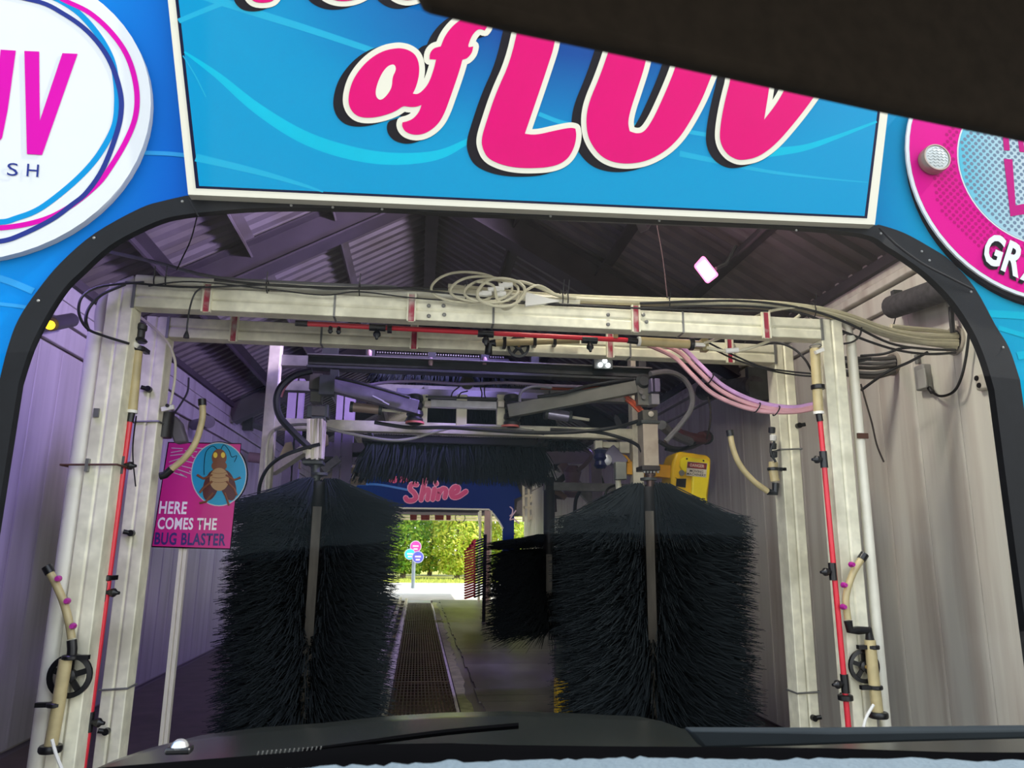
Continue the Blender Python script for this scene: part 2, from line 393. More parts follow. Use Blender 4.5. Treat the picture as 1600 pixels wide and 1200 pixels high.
out3, in3 = leg(T_OUT, YF), leg(T_IN, YF)
hole = leg([(T_IN[i][0]+.8*(T_OUT[i][0]-T_IN[i][0]), T_IN[i][1]+.8*(T_OUT[i][1]-T_IN[i][1])) for i in range(len(T_IN))] if len(T_IN)==len(T_OUT) else T_OUT, YF)
front_m = grad_mat('front print', [(0,(0,176,246)),(.16,(0,150,244)),(.30,(4,84,214)),(.34,(6,70,196)),(.74,(0,96,186)),(.79,(0,128,206)),(.88,(0,172,220)),(1,(0,178,214))], 'X', -2.3, 2.3, gain=.56)
fx0, fx1, fz = -2.95, 3.45, 4.3
facade = obj('wall_front', MB().prism([V((fx0,YF,0)),V((fx0,YF,fz)),V((fx1,YF,fz)),V((fx1,YF,0))]+hole[::-1], (0,.04,0)), front_m); struct(facade)
obj('front_lining', MB().prism([v+V((0,.0,0)) for v in ([V((fx0,YF+.045,0)),V((fx0,YF+.045,fz)),V((fx1,YF+.045,fz)),V((fx1,YF+.045,0))]+[V((h.x,YF+.045,h.z)) for h in hole[::-1]])], (0,.01,0)), M('lining sheet', (96,92,90), .7), facade)
tr = obj('trim_1', MB().prism(out3+in3[::-1], (0,-.012,0)), trim_m); struct(tr)
obj('arch_return', MB().add(*(lambda a: ([q for p in a for q in (p, p+V((0,.02,0)))], [(2*i,2*i+1,2*i+3,2*i+2) for i in range(len(a)-1)]))(in3)), trim_m, tr)
for (px,py) in [(60,470),(147,372),(285,315),(455,321),(520,308+16),(597,327),(860,338),(1030,345),(1265,346),(1244,360),(1376,365),(1440,393),(1452,407),(1517,456),(1567,543)]:
    c = P(px,py,YF-.012); obj('screw', MB().lathe(c,(0,-1,0),[(.005,0),(.005,.002),(.003,.004)],8), steel, tr)
# printed swooshes on the side fields
def band(name, path, wd_, m, parent, Y, sub=6):
    """a printed stripe of varying width along pixel points, a millimetre proud of its panel"""
    p3 = smooth_path([P(a,b,Y) for a,b in path], sub); k = len(p3); vs = []
    for i,p in enumerate(p3):
        d = (p3[min(i+1,k-1)]-p3[max(i-1,0)]); d.y = 0; d.normalize(); nrm = V((-d.z,0,d.x))
        t = i/(k-1); ww = wd_(t) if callable(wd_) else wd_
        vs += [p+nrm*ww/2, p-nrm*ww/2]
    return obj(name, MB().add(vs, [(2*i,2*i+1,2*i+3,2*i+2) for i in range(k-1)]), m, parent, flat=True)
for path, wdt, m in [([(-40,424),(10,438),(52,455)],.022,swirl3),([(-30,472),(40,480),(70,492)],.012,swirl3),([(200,238),(262,240),(300,244)],.016,swirl3),([(1545,490),(1580,492),(1640,496)],.03,swirl),([(1560,512),(1600,524),(1660,540)],.02,swirl),([(1590,556),(1640,548),(1690,530)],.03,swirl)]:
    band('print_stripe', path, wdt, m, facade, YF-.002)

# ---- exit end wall, seen far down the tunnel: painted, with a low arched opening
ZS = 18.3
ex_out = pts([(580,796),(600,795),(690,795),(762,795)], ZS)
def exit_wall():
    zo = P(690,795,ZS).z; xl = P(600,860,ZS).x-.25; xr = P(772,850,ZS).x
    arch = [V((xl,ZS,0)),V((xl,ZS,zo-.45)),V((xl+.12,ZS,zo-.15)),V((xl+.42,ZS,zo)),P(764,796,ZS),P(772,804,ZS),P(780,815,ZS),P(786,826,ZS)]
    arch.append(V((arch[-1].x,ZS,0)))
    return arch, zo
exa, exz = exit_wall()
m_exit = grad_mat('exit print', [(0,(10,84,196)),(.35,(10,52,156)),(.6,(16,46,150)),(1,(40,70,170))], 'X', -2.4, 2.4)
wb = obj('wall_back', MB().prism([V((-2.3,ZS,0)),V((-2.3,ZS,2.55)),P(557,760,ZS),P(585,735,ZS),P(800,738,ZS),P(815,775,ZS),V((2.3,ZS,2.4)),V((2.3,ZS,0))]+exa[::-1],(0,.12,0)), m_exit); struct(wb)
struct(obj('wall_back', MB().prism([V((-2.5,ZS+.14,2.0)),V((-2.5,ZS+.14,2.9)),V((0,ZS+.14,4.3)),V((2.7,ZS+.14,2.8)),V((2.7,ZS+.14,2.0))],(0,.05,0)), M('grey lining', (120,112,116), .6)))
obj('arch_edge', MB().tube(exa[3:8], .02, 6), white_pl, wb)
# ================================================================== ENTRANCE SIGNS
def quad(lst, Y): return pts(lst, Y)
def inset(q, l, t, r, b):          # q in pixels: tl, tr, br, bl ; inset by pixels
    (ax,ay),(bx,by),(cx,cy),(dx,dy) = q
    return [(ax+l,ay+t),(bx-r,by+t),(cx-r-(.01*b),cy-b),(dx+l-(-.01*b),dy-b)]
YS = YF-.05
SQ = [(236,-250),(1437,-249),(1367,351),(294,304)]
sg = thing('marquee_sign', 'large blue tapering sign reading of LUV in magenta letters over the entrance', 'sign', P(800,330,YF))
obj('panel', MB().prism(quad(SQ,YS),(0,.045,0)), cream, sg)
obj('inner_line', MB().prism(quad(inset(SQ,12,12,12,10),YS-.001),(0,.0015,0)), navy, sg)
org = P(800,330,YF); cc = P(900,20,YS)-org
field_m = radial_mat('marquee field', tuple(cc), [(0,(20,66,146)),(.28,(14,84,170)),(.62,(4,132,204)),(.85,(0,160,218)),(1,(0,166,222))], 1.0, (.75,1,1.5))
obj('field', MB().prism(quad(inset(SQ,17,16,16,13.5),YS-.002),(0,.0015,0)), field_m, sg)
for k, (path, wdt, m) in enumerate([
    ([(288,81),(340,118),(400,168),(470,212),(540,237),(610,248),(680,243),(728,222),(780,190)], lambda t: .006+.046*math.sin(math.pi*min(1,t*1.02)), swirl),
    ([(1150,244),(1215,237),(1260,230),(1310,213),(1370,190)], lambda t: .034*(1-t)+.008, swirl),
    ([(300,-12),(400,20),(480,45),(585,80),(680,112)], lambda t: .034-.012*t, swirl2),
    ([(279,33),(310,20),(350,4)], .02, swirl2),
    ([(306,246),(400,268),(470,288),(505,300)], lambda t: .026*(1-t)+.004, swirl2),
    ([(842,178),(900,196),(1000,196),(1100,210),(1130,218)], .018, swirl2),
    ([(1062,240),(1130,254),(1200,268),(1290,279),(1356,285)], lambda t: .022*(1-t)+.003, swirl2),
    ([(286,87),(305,118),(322,152)], .004, swirl2)]):
    band('print_stripe', path, wdt, m, sg, YS-.0021-.000008*k)
def stroke_mb(poly, r, shift, Y, dirs=12, step=2e-6):
    """outline of a shape drawn with a round pen, pixel units"""
    mb = MB(); q = [(a+shift[0], b+shift[1]) for a,b in poly]; n = len(q); Y0 = Y
    for i in range(n):
        a, b = V(q[i]), V(q[(i+1)%n]); Y = Y0-step*2*i      # each piece a hair in front of the last
        if (b-a).length < .01: continue
        d = (b-a).normalized(); nn = V((-d.y,d.x))*r
        mb.add([P(*(a+nn),Y),P(*(b+nn),Y),P(*(b-nn),Y),P(*(a-nn),Y)], [(0,1,2,3)])
        Y -= step; c = [P(a.x+r*math.cos(2*math.pi*k/dirs), a.y+r*math.sin(2*math.pi*k/dirs), Y) for k in range(dirs)]
        mb.add(c, [tuple(range(dirs))])
    return mb
def letter(poly, parent, Y, fill, line=None, r=8.5, shadow=None, sh=(-16,5), holes=(), sharp=50):
    q = [(p.x,p.y) for p in round_poly(poly, sharp)]
    o = obj('letter', MB().prism(pts(q,Y-.0056),(0,.0006,0)), fill, parent, flat=True)
    for h in holes:
        hq = [(p.x,p.y) for p in round_poly(h, 70)]
        obj('letter_counter', MB().prism(pts(hq,Y-.0060),(0,.0003,0)), line or fill, o, flat=True)
    if line:
        obj('letter_outline', stroke_mb(q, r, (0,0), Y-.0042), line, o, flat=True)
    if shadow:
        mb = MB()
        for k in range(3):
            t = (k+1)/3; s = stroke_mb(q, r, (sh[0]*t,sh[1]*t), Y-.0024-.0005*k, step=1e-6); mb.add(s.v, s.f)
        mb.add(pts([(a+sh[0]*.6,b+sh[1]*.6) for a,b in q],Y-.0022), [tuple(range(len(q)))])
        obj('letter_shadow', mb, shadow, o, flat=True)
    return o
def c2(l): return [(400+a/4, b/4) for a,b in l]
OF = c2([(920,303),(880,300),(800,315),(720,360),(650,430),(600,510),(577,600),(580,660),(610,710),(660,735),(740,735),(820,715),(880,690),(920,660),(955,668),(1000,668),(1035,655),(1020,700),(985,740),(950,757),(915,765),(912,790),(935,825),(985,843),(1040,840),(1100,810),(1150,760),(1185,690),(1210,620),(1245,520),(1275,430),(1290,372),(1320,365),(1350,330),(1358,290),(1330,295),(1325,285),(1345,230),(1375,190),(1400,180),(1430,190),(1447,165),(1440,125),(1400,98),(1350,95),(1290,115),(1230,160),(1180,225),(1155,290),(1110,300),(1085,335),(1085,370),(1125,372),(1115,420),(1085,510),(1050,560),(1010,590),(980,585),(1000,545),(1020,470),(1020,400),(1000,345),(960,315)])
letter(OF, sg, YS, magenta, cream, 9, ink, (-15,5), holes=[c2([(855,400),(820,415),(785,460),(755,530),(745,590),(765,625),(795,620),(830,580),(850,540),(853,480),(875,440),(872,412)])])
LL = [(825,-40),(820,0),(811,37),(797,97),(775,145),(760,190),(752,217),(754,232),(762,247),(780,256),(800,261),(825,263),(862,261),(885,251),(897,232),(901,212),(899,201),(892,199),(867,204),(837,211),(820,209),(842,145),(857,100),(866,72),(869,45),(880,-40)]
UU = [(982,-30),(955,66),(947,92),(935,125),(922,155),(916,180),(917,207),(925,227),(940,245),(960,254),(985,256),(1012,251),(1040,236),(1062,215),(1080,187),(1097,155),(1107,130),(1117,105),(1135,30),(1150,-40),(1085,-40),(1074,40),(1060,91),(1050,120),(1035,155),(1020,187),(1007,206),(995,209),(984,205),(981,192),(985,172),(995,142),(1007,105),(1012,80),(1030,0),(1038,-40)]
VV = [(1152,20),(1144,115),(1132,160),(1125,200),(1125,222),(1135,240),(1150,249),(1162,250),(1182,246),(1200,235),(1217,220),(1237,197),(1257,172),(1275,147),(1284,134),(1330,40),(1260,30),(1230,132),(1215,160),(1194,187),(1204,125),(1215,30)]
letter(LL, sg, YS, magenta, cream, 8.5, ink, (-15,5))
letter(UU, sg, YS, magenta, cream, 8.5, ink, (-15,5))
letter(VV, sg, YS, magenta, cream, 8, ink, (-14,5))
for q in ([(380,-70),(386,-12),(394,2),(410,5),(427,2),(433,-8),(437,-70)],[(488,-80),(493,-25),(506,-6),(530,3),(560,-1),(586,-18),(592,-70)],[(594,-150),(598,-30),(611,-9),(630,1),(650,-1),(672,-13),(684,-42),(664,-150)]):
    letter(q, sg, YS, magenta, cream, 8.5, ink, (-15,5))

# ---- round sign on the left
YL = YF-.03
def cen(x,z): return CAM + (V((x,YF,z))-CAM)*(YL/YF)
cL = cen(-1.5613,2.668)
lg = thing('round_sign', 'white round sign with a pink V and SH, left of the entrance sign', 'sign', cL)
def disc(c, r, y0, th, n=64): return MB().cyl((c.x,y0,c.z),(c.x,y0-th,c.z), r, n)
obj('disc', disc(cL,.561,YF-.001,.029), logo_white, lg)
YY = YL-.001
band('ring', [(-160,40),(-60,-12),(50,0),(100,22),(140,52),(170,92),(187,140),(189,177),(180,215),(160,265),(135,301),(112,320),(82,342),(37,365),(0,377),(-60,378)], .017, logo_navy, lg, YY-.0006)
band('ring', [(60,-22),(100,0),(140,20),(175,52),(200,90),(213,137),(212,180),(197,220),(172,262),(150,290),(107,324),(62,345),(0,356),(-60,352)], lambda t: .018, logo_pink, lg, YY-.0003)
band('ring', [(60,-12),(92,0),(125,22),(155,57),(174,92),(181,125),(183,160),(179,195),(162,230),(140,260),(107,292),(62,326),(25,341),(0,347),(-60,346)], lambda t: .02, logo_cyan, lg, YY)
for q in ([(38,79.5),(61,80.5),(62,189),(97.5,83),(121,84),(65.5,242),(42,240.5)],[(1,77.5),(24.5,79),(12,170),(3,215),(-18,240),(-60,240),(-84,215),(-84,80),(-60,78),(-60,200),(-48,218),(-28,216),(-16,195),(-6,150)],[(-170,76),(-146,77),(-146,212),(-100,214),(-100,238),(-170,238)]):
    obj('letter', MB().prism(pts(q,YY-.0012),(0,.0008,0)), logo_pink, lg, flat=True)
for ch,bl,br,tl in (('S',(11,274.5),(28,275.5),(12,254.5)),('H',(41.5,275.5),(60,277),(43,256)),('A',(-22,273.5),(-3,274.5),(-21,253.5)),('W',(-62,272),(-34,273),(-61,252))):
    text('letter', ch, [P(*bl,YY),P(*br,YY),P(*tl,YY)], logo_navy, lg)

# ---- round sign on the right
cR = cen(2.4453,2.7352)
rg = thing('round_sign', 'magenta round sign with dotted pale blue centre, right of the entrance sign', 'sign', cR)
obj('disc', disc(V((cR.x+.012,0,cR.z-.026)),.558,YF-.001,.018), ink, rg)
obj('rim', disc(cR,.559,YF-.02,.0085), logo_white, rg)
obj('field', disc(cR,.545,YF-.0285,.0012), M('sign magenta', (250,6,160), .45, 0, .02, spec=.02, gain=PRINT), rg)
ci = cen(2.4358,2.7403); ri = .329
obj('centre_rim', disc(ci,ri+.004,YF-.0295,.001), logo_white, rg)
cen_m = grad_mat('centre print', [(0,(90,206,234)),(.45,(190,230,242)),(1,(236,240,244))], 'X', -.34, .05)
obj('centre', disc(ci,ri-.002,YF-.0305,.001), cen_m, rg)
mb = MB(); mb2 = MB(); pitch = .0245
for i in range(-26,27):
    for j in range(-26,27):
        x = (i+j)*pitch*.62; z = (i-j)*pitch*.62
        d = math.hypot(x,z)
        if d < ri-.01: 
            rr = .0082; c = V((ci.x+x,YF-.0318,ci.z+z)); mb.add([c+V((rr*math.cos(k*1.0472),0,rr*math.sin(k*1.0472))) for k in range(6)],[tuple(range(6))])
        elif ri+.012 < d < .43-.05*math.sin(3*math.atan2(z,x)):
            rr = .0082; c = V((ci.x+x,YF-.0301,ci.z+z)); mb2.add([c+V((rr*math.cos(k*1.0472),0,rr*math.sin(k*1.0472))) for k in range(6)],[tuple(range(6))])
stuff(obj('halftone_dots', mb, M('grey dots', (112,130,150), .5, 0, .02, spec=.02, gain=.7), rg, flat=True))
stuff(obj('halftone_dots', mb2, M('dark magenta dots', (150,0,92), .5, 0, .02, spec=.02), rg, flat=True))
YG = YF-.033
for q in ([(1568.5,248),(1582,249),(1587,321),(1612,316),(1640,310),(1642,328),(1579,338)],[(1561,150),(1570,151),(1573.5,184),(1586.5,186),(1583,152),(1592,153),(1601,238),(1593,237),(1588,196),(1574.5,194),(1578,235),(1569,235)],[(1652,238),(1665,236),(1671,300),(1680,312),(1692,310),(1698,296),(1692,232),(1705,230),(1712,298),(1702,322),(1682,328),(1662,318)],[(1718,228),(1732,226),(1746,290),(1750,224),(1764,222),(1756,312),(1744,314)]):
    obj('letter', MB().prism(pts(q,YG),(0,.0008,0)), M('letter magenta', (214,24,140), .45, 0, .02, spec=.02, gain=PRINT), rg, flat=True)
for ch,bl,br,tl in (('G',(1532,408),(1560,420),(1546,361)),('R',(1563,422),(1591,435),(1578,375)),('A',(1593,436),(1622,449),(1610,391))):
    for dx,dy,lf,m,bd in ((-3,5,.0004,ink,.05),(0,0,.0012,logo_white,.03)):
        text('letter' if m is logo_white else 'letter_shadow', ch, [P(bl[0]+dx,bl[1]+dy,YG),P(br[0]+dx,br[1]+dy,YG),P(tl[0]+dx,tl[1]+dy,YG)], m, rg, bold=bd, lift=lf)

# ---- small round lamp fixed over the right sign
c = P(1464,246,YF-.07)
lamp = thing('floodlight', 'small round white lens light mounted on the magenta sign', 'light', (c.x,YF,c.z))
obj('housing', MB().lathe((c.x,YF-.03,c.z),(0,-1,0),[(.045,0),(.056,.006),(.058,.034),(.055,.044),(.050,.044),(.050,.036)],32), M('bronze bezel', (140,124,112), .35, .5), lamp)
obj('lens', MB().lathe((c.x,YF-.066,c.z),(0,-1,0),[(.0505,0),(.049,.005),(.03,.009),(.0,.0105)],32), M('frosted lens', (172,178,176), .35, 0, .02), lamp)
mb = MB()
for k in range(-3,4):
    p = [V((c.x+ -.043+.086*i/24, YF-.0765+ .0, c.z+k*.0125+.003*math.sin(i*1.3))) for i in range(25)]
    p = [q for q in p if math.hypot(q.x-c.x,q.z-c.z) < .044]
    mb.tube([V((q.x,YF-.0775+.10*((q.x-c.x)**2+(q.z-c.z)**2)/.045**2*.05,q.z)) for q in p], .0009, 5)
obj('lens_pattern', mb, M('lens groove', (112,122,120), .4), lamp)
# ================================================================== SPRAY ARCHES
YA, YB = 3.1, 3.5
SEC = lambda w,d: [(-w/2,-d/2),(-w/2,d/2),(-.006,d/2),(0,d/2-.007),(.006,d/2),(w/2,d/2),(w/2,-d/2)]   # square tube with a joint line down its face
def arch(name, label, Y, xl, xr, zt, wd_, clamps, ties, bolts):
    t = thing(name, label, 'arch', ((xl+xr)/2, Y+.05, 0))
    for x in (xl, xr):
        obj('post', MB().profile((x,Y+.05,.0),(x,Y+.05,zt),SEC(wd_,.1),up=(0,-1,0)), galv, t, bevel=.004)
        obj('base_plate', MB().box((x,Y+.05,.008),(.2,.2,.012)), steel, t)
    a, b = xl+wd_/2+.001, xr-wd_/2-.001
    obj('beam', MB().profile((a,Y+.04,zt-.048),(b,Y+.04,zt-.048),SEC(.096,.08),up=(0,-1,0)), galv, t, bevel=.004)
    for x in (a-.003, b+.003): obj('end_plate', MB().box((x,Y-.002,zt-.05),(.012,.006,.104)), steel, t)
    for px,py in clamps:        # small channel clamps straddling the beam, stained pink by foam
        c = P(px,py,Y-.006); cz = zt-.045
        mb = MB()
        for dx in (-.016,.016): mb.box((c.x+dx,Y-.008,cz),(.006,.018,.125))
        mb.box((c.x,Y-.002,cz),(.032,.005,.125))
        k = obj('clamp', mb, galv, t); obj('clamp_web', MB().box((c.x,Y-.0055,cz),(.025,.004,.12)), galv_red, k)
    for px,py in ties: 
        c = P(px,py,Y); obj('tie_strap', MB().box((c.x,Y+.04,zt-.048),(.009,.084,.100)), steel, t)
    for px,py in bolts: 
        c = P(px,py,Y-.002); obj('bolt', MB().lathe(c,(0,-1,0),[(.009,0),(.009,.004),(.005,.007)],8), steel, t)
    return t
xl1, xr1 = P(151,750,YA).x, P(1320,750,YA).x
xl2, xr2 = P(217,750,YB).x, P(1239,750,YB).x
arch1 = arch('spray_arch', 'galvanised steel spray arch nearest the entrance, pale hoses heaped on its beam', YA, xl1, xr1, 2.256, .104, [(325,455),(643,482),(993,495),(1197,512)], [(523,475),(771,490),(1067,495)], [(670,478),(670,494),(693,478),(694,492),(950,492),(950,507),(1005,492),(1010,503)])
arch2 = arch('spray_arch', 'second galvanised spray arch just behind the first, black wheel under its beam', YB, xl2, xr2, 2.241, .1, [(366,512),(647,530),(953,545),(1140,552)], [(502,525),(985,545)], [])
def rod(name, px, py0, py1, Y, wd_=.006):
    pass
# wire U-straps round the posts
def strap(parent, x, Y, z, wd_, m=steel):
    obj('strap', MB().tube([(x-wd_/2-.004,Y+.1,z),(x-wd_/2-.004,Y-.006,z),(x+wd_/2+.004,Y-.006,z+.006),(x+wd_/2+.004,Y+.1,z+.006)],.0045,6), m, parent)
strap(arch1, xl1-.03, YA-.01, P(150,728,YA).z, .2, M('rusty wire', (96,66,54), .6, .3))
for px,py in ((232,660),(172,1078)): strap(arch2, xl2, YB, P(px,py,YB).z, .104)
for px,py in ((1236,703),(1262,1083)): strap(arch2, xr2, YB, P(px,py,YB).z, .104)
# ---- white conduits beside the first arch
cx = P(114,750,YA).x
c1 = thing('conduit', 'thick white plastic pipe beside the left post of the first arch', 'pipe', (cx,3.14,0))
obj('pipe', MB().cyl((cx,3.14,0),(cx,3.14,P(140,520,3.14).z),.037,20), pvc, c1)
obj('elbow', MB().tube(smooth_path([(cx+.012,3.14,P(140,522,3.14).z),P(157,490,3.14),P(165,468,3.14),P(185,449,3.14),P(212,438,3.14)],5),.022,12), M('grey conduit', (182,178,166), .45), c1)
for py in (727,): obj('bracket', MB().box((cx+.05,3.095,P(130,py,3.1).z),(.012,.03,.05)), steel, c1)
obj('bracket', MB().box((cx+.055,3.1,P(141,645,3.1).z),(.02,.02,.035)), steel, c1)
pc = obj('conduit', MB().tube(smooth_path([P(214,437,3.14),P(330,443,3.14),P(480,452,3.14),P(700,462,3.14),P(820,466,3.14),P(905,471,3.14)],4),.021,12), pvc)
tag(pc, 'white plastic pipe lying along the top of the first arch beam', 'pipe')
cx2 = P(1349,750,3.14).x
c2_ = thing('conduit', 'slim cream plastic pipe beside the right post of the first arch', 'pipe', (cx2,3.14,0))
obj('pipe', MB().cyl((cx2,3.14,0),(cx2,3.14,P(1327,525,3.14).z),.0225,16), pvc, c2_)
obj('elbow', MB().tube(smooth_path([(cx2,3.14,P(1327,526,3.14).z),P(1325,513,3.14),P(1316,503,3.14)],4),.016,10), M('grey conduit',()), c2_)
obj('pipe_clip', MB().box((cx2,3.115,P(1344,680,3.1).z),(.05,.01,.024)), M('rusty wire',()), c2_)

# ---- red spray tubes
def tee(parent, c, axis, ndir, s=1.0, spray=True):
    c = V(c); axis = V(axis).normalized(); ndir = V(ndir).normalized(); mb = MB()
    mb.cyl(c-axis*.036*s, c+axis*.036*s, .0165*s, 12); mb.cyl(c, c+ndir*.028*s, .011*s, 10); mb.lathe(c+ndir*.026*s, ndir, [(.014*s,0),(.017*s,.006*s),(.017*s,.016*s),(.008*s,.026*s),(.006*s,.036*s)], 10)
    return obj('tee_fitting', mb, black_pl, parent)
def spray_bar(label, a, b, ya, yb, tees, ndir, clampz):
    """yellowed feed pipe ya, red tube from a to b"""
    t = thing('spray_bar', label, 'spray bar', b)
    obj('red_tube', MB().cyl(a,b,.0115,14), red, t)
    d = (V(a)-V(b)).normalized()
    obj('feed_pipe', MB().cyl(V(ya),V(yb),.0215,16), yel_pipe, t)
    obj('collar', MB().cyl(V(yb),V(yb)-d*.012,.023,16), white_pl, t)
    obj('coupling', MB().cyl(V(a)-d*.03,V(yb)-d*.01,.0145,12), black_pl, t)
    for c in tees: tee(t, c, d, ndir)
    for c in clampz: obj('pipe_clamp', MB().lathe(V(c)-d*.011,d,[(.027,0),(.031,.003),(.031,.019),(.027,.022)],12).box(V(c)+V((.02,.03,0)),(.02,.06,.018)), black_pl, t)
    return t
YR = 3.2; YRR = 3.07
lb = spray_bar('red spray tube with black tees beside the left post of the first arch', P(204,648,YR), P(128,1215,YR), P(215,542,YR), P(206,641,YR), [P(190,727,YR),P(163,925,YR),P(139,1128,YR)], (1,-.2,-.05), [P(215,545,YR),P(163,903,YR)])
obj('valve', MB().lathe(P(217,535,YR),(0,0,1),[(.03,0),(.034,.006),(.03,.012),(.02,.02),(.02,.05),(.026,.055),(.026,.075),(.012,.085)],14), black_pl, lb)
obj('push_fitting', MB().bar(P(200,534,YR-.03),P(216,541,YR-.03),.018,.02), white_pl, lb)
rb = spray_bar('red spray tube with black tees beside the right post of the first arch', P(1280.5,648,YRR), P(1328,1160,YRR), P(1273,545,YRR), P(1279,643,YRR), [P(1287,718,YRR),P(1301,893,YRR),P(1320,1068,YRR)], (-1,-.2,-.05), [P(1278,605,YRR),P(1321,1090,YRR)])
obj('wire_tie', ring_mb(P(1274,541,YRR),(0,.15,1),.025,.003,14,5), steel, rb)
obj('push_fitting', MB().bar(P(1274,551,YRR-.03),P(1286,546,YRR-.03),.018,.016), white_pl, rb)
YT = 3.26; _P = P
def P(px,py,Y): return _P(px,py,Y)-V((0,0,.011 if abs(Y-3.24) < .025 else 0))
tb = spray_bar('red spray tube slung level below the first arch beam', P(990,528.5,YT), P(479,502,YT), P(1080,534.5,YT), P(1000,530,YT), [P(590,508,YT),P(759,518,YT),P(921,528,YT)], (0,-.3,-1), [P(1080,534,YT)])
obj('end_cap', MB().cyl(P(462,501,YT),P(481,502,YT),.0135,12), black_pl, tb)
for px,py in ((517,510),(530,511)): obj('nozzle', MB().lathe(P(px,py-4,YT),(0,-.2,-1),[(.009,0),(.009,.02),(.012,.024),(.007,.034)],10), black_pl, tb)
for px,py in ((609,508),): obj('pipe_clamp', MB().box(P(px,py,YT),(.02,.034,.045)), black_pl, tb)
obj('pipe_clip', MB().box(P(962,521,YT-.02),(.02,.01,.022)), yel_pipe, tb)
obj('end_valve', MB().cyl(P(1080,535,YT),P(1101,536,YT),.02,12).box(P(1100,536,YT),(.03,.04,.06)), M('olive fitting', (150,140,96), .4), tb)
obj('push_fitting', MB().bar(P(1086,535,YT-.03),P(1101,536,YT-.03),.018,.016), white_pl, tb)
P = _P
# nozzles screwed into the second arch's posts
for px,py,dx in ((232,608,-1),(205,833,-1),(166,1143,-1),(1248,665,1),(1272,1122,1)):
    c = P(px,py,YB-.012); par = arch2
    obj('nozzle', MB().cyl(c+V((0,.012,0)),c+V((0,-.012,0)),.014,10).cyl(c,c+V((dx*.03,-.01,.006)),.010,10), black_pl, par)

# ---- foam applicators: bent yellowed pipes with magenta nozzles on a black swivel wheel
def wheel(parent, c, r, ndir=(0,-1,0)):
    c = V(c); o = obj('swivel_wheel', MB().lathe(c,ndir,[(r*.80,-.008),(r,-.006),(r,.006),(r*.80,.008),(r*.76,.004),(r*.76,-.004)],28,ring=True), black_pl, parent)
    a = V((1,0,0)); b = V((0,0,1))
    for k in range(5):
        t = k*2*math.pi/5+.3; e = a*math.cos(t)+b*math.sin(t); obj('spoke', MB().bar(c+e*r*.2, c+e*r*.82, r*.26, .008, up=(0,1,0)), black_pl, o)
    obj('hub', MB().lathe(c,ndir,[(r*.3,-.01),(r*.3,.012),(r*.14,.016)],16), black_pl, o); obj('hub_bolt', MB().lathe(c+V(ndir)*.016,ndir,[(r*.12,0),(r*.12,.006)],8), M('brass', (190,160,100), .35, .8), o)
    return o
def applicator(label, bend, noz, fit, pipe, wc, wr, clamps_, flange, tail, Y):
    t = thing('foam_applicator', label, 'spray nozzle', P(*(pipe or fit)[-1],Y))
    bp = smooth_path([P(a,b,Y) for a,b in bend],4); obj('bent_pipe', MB().tube(bp,.0145,12), yel_pipe, t)
    d = (bp[0]-bp[1]).normalized(); obj('end_cap', MB().cyl(bp[0]-d*.008,bp[0]+d*.022,.018,12), black_pl, t)
    for a,b in noz: obj('foam_nozzle', MB().lathe(P(a,b,Y-.012),(0.1,-1,0),[(.012,0),(.012,.01),(.008,.022)],10), pink_noz, t)
    obj('elbow_fitting', MB().tube([P(a,b,Y) for a,b in fit],.0175,10), black_pl, t)
    if pipe: obj('feed_pipe', MB().tube([P(a,b,Y-.01) for a,b in pipe],.0225,14), yel_pipe, t)
    if wc: wheel(t, P(*wc,Y+.018), wr)
    for a,b,dx in clamps_: 
        c = P(a,b,Y-.01); obj('pipe_clamp', MB().lathe(c-V((0,0,.008)),(0,0,1),[(.026,0),(.029,.003),(.029,.013),(.026,.016)],12).box(c+V((dx*.04,0,0)),(.05,.02,.016)), black_pl, t)
    if flange: 
        c = P(*flange,Y-.01); obj('end_flange', MB().lathe(c,(0,0,1),[(.036,-.012),(.04,-.006),(.04,.006),(.036,.012)],16), black_pl, t)
    if tail: obj('feed_tube', MB().tube(smooth_path([P(a,b,Y-.05) for a,b in tail],4),.006,8), white_pl, t)
    return t
applicator('bent yellow foam pipe with magenta nozzles low on the left post', [(77,893),(86,910),(98,937),(107,968),(112,998)], [(92,904),(106,939),(115,978)], [(112,1000),(113,1014),(112,1026)], [(103,1030),(98,1060),(90,1110),(79,1168)], (109,1056), .078, [(86,1101,-1),(110,1027,1)], (79,1170), [(81,1155),(88,1180),(98,1205)], YA-.045)
applicator('bent yellow foam pipe with magenta nozzles low on the right post', [(1347,872),(1333,895),(1323,925),(1322,945),(1325,968)], [(1329,882),(1317,914),(1316,948)], [(1325,970),(1328,984),(1340,985),(1357,985),(1359,1000)], [(1359,1000),(1364,1050),(1371,1112)], (1350,1041), .067, [(1363,1011,-1),(1368,1074,-1)], (1372,1117), [(1365,1101),(1352,1125),(1346,1160)], YA-.045)
YH = YB+.0
applicator('bent yellow foam pipe reaching over the bug sign on the left', [(316,631),(316,655),(306,690),(290,714),(268,733)], [], [(268,733),(258,742),(250,744)], None, None, 0, [], None, None, YB)
applicator('bent yellow foam pipe sticking out below the right end of the second arch', [(1141,679),(1146,703),(1157,728),(1178,752),(1200,768)], [], [(1200,768),(1211,770),(1212,755)], [(1211,752),(1208,735),(1208,722)], None, 0, [(1208,733,1)], None, None, YB+.02)
t = thing('swivel_pipe', 'short yellow pipe with black elbow and wheel under the second arch beam', 'pipe', P(810,545,YB-.02))
obj('pipe', MB().cyl(P(772,536,YB-.04),P(905,531,YB-.04),.0175,12), yel_pipe, t)
obj('elbow_fitting', MB().tube([P(774,536,YB-.04),P(764,537,YB-.04),P(763,553,YB-.04)],.0195,10), black_pl, t)
wheel(t, P(810,542,YB-.012), .055)
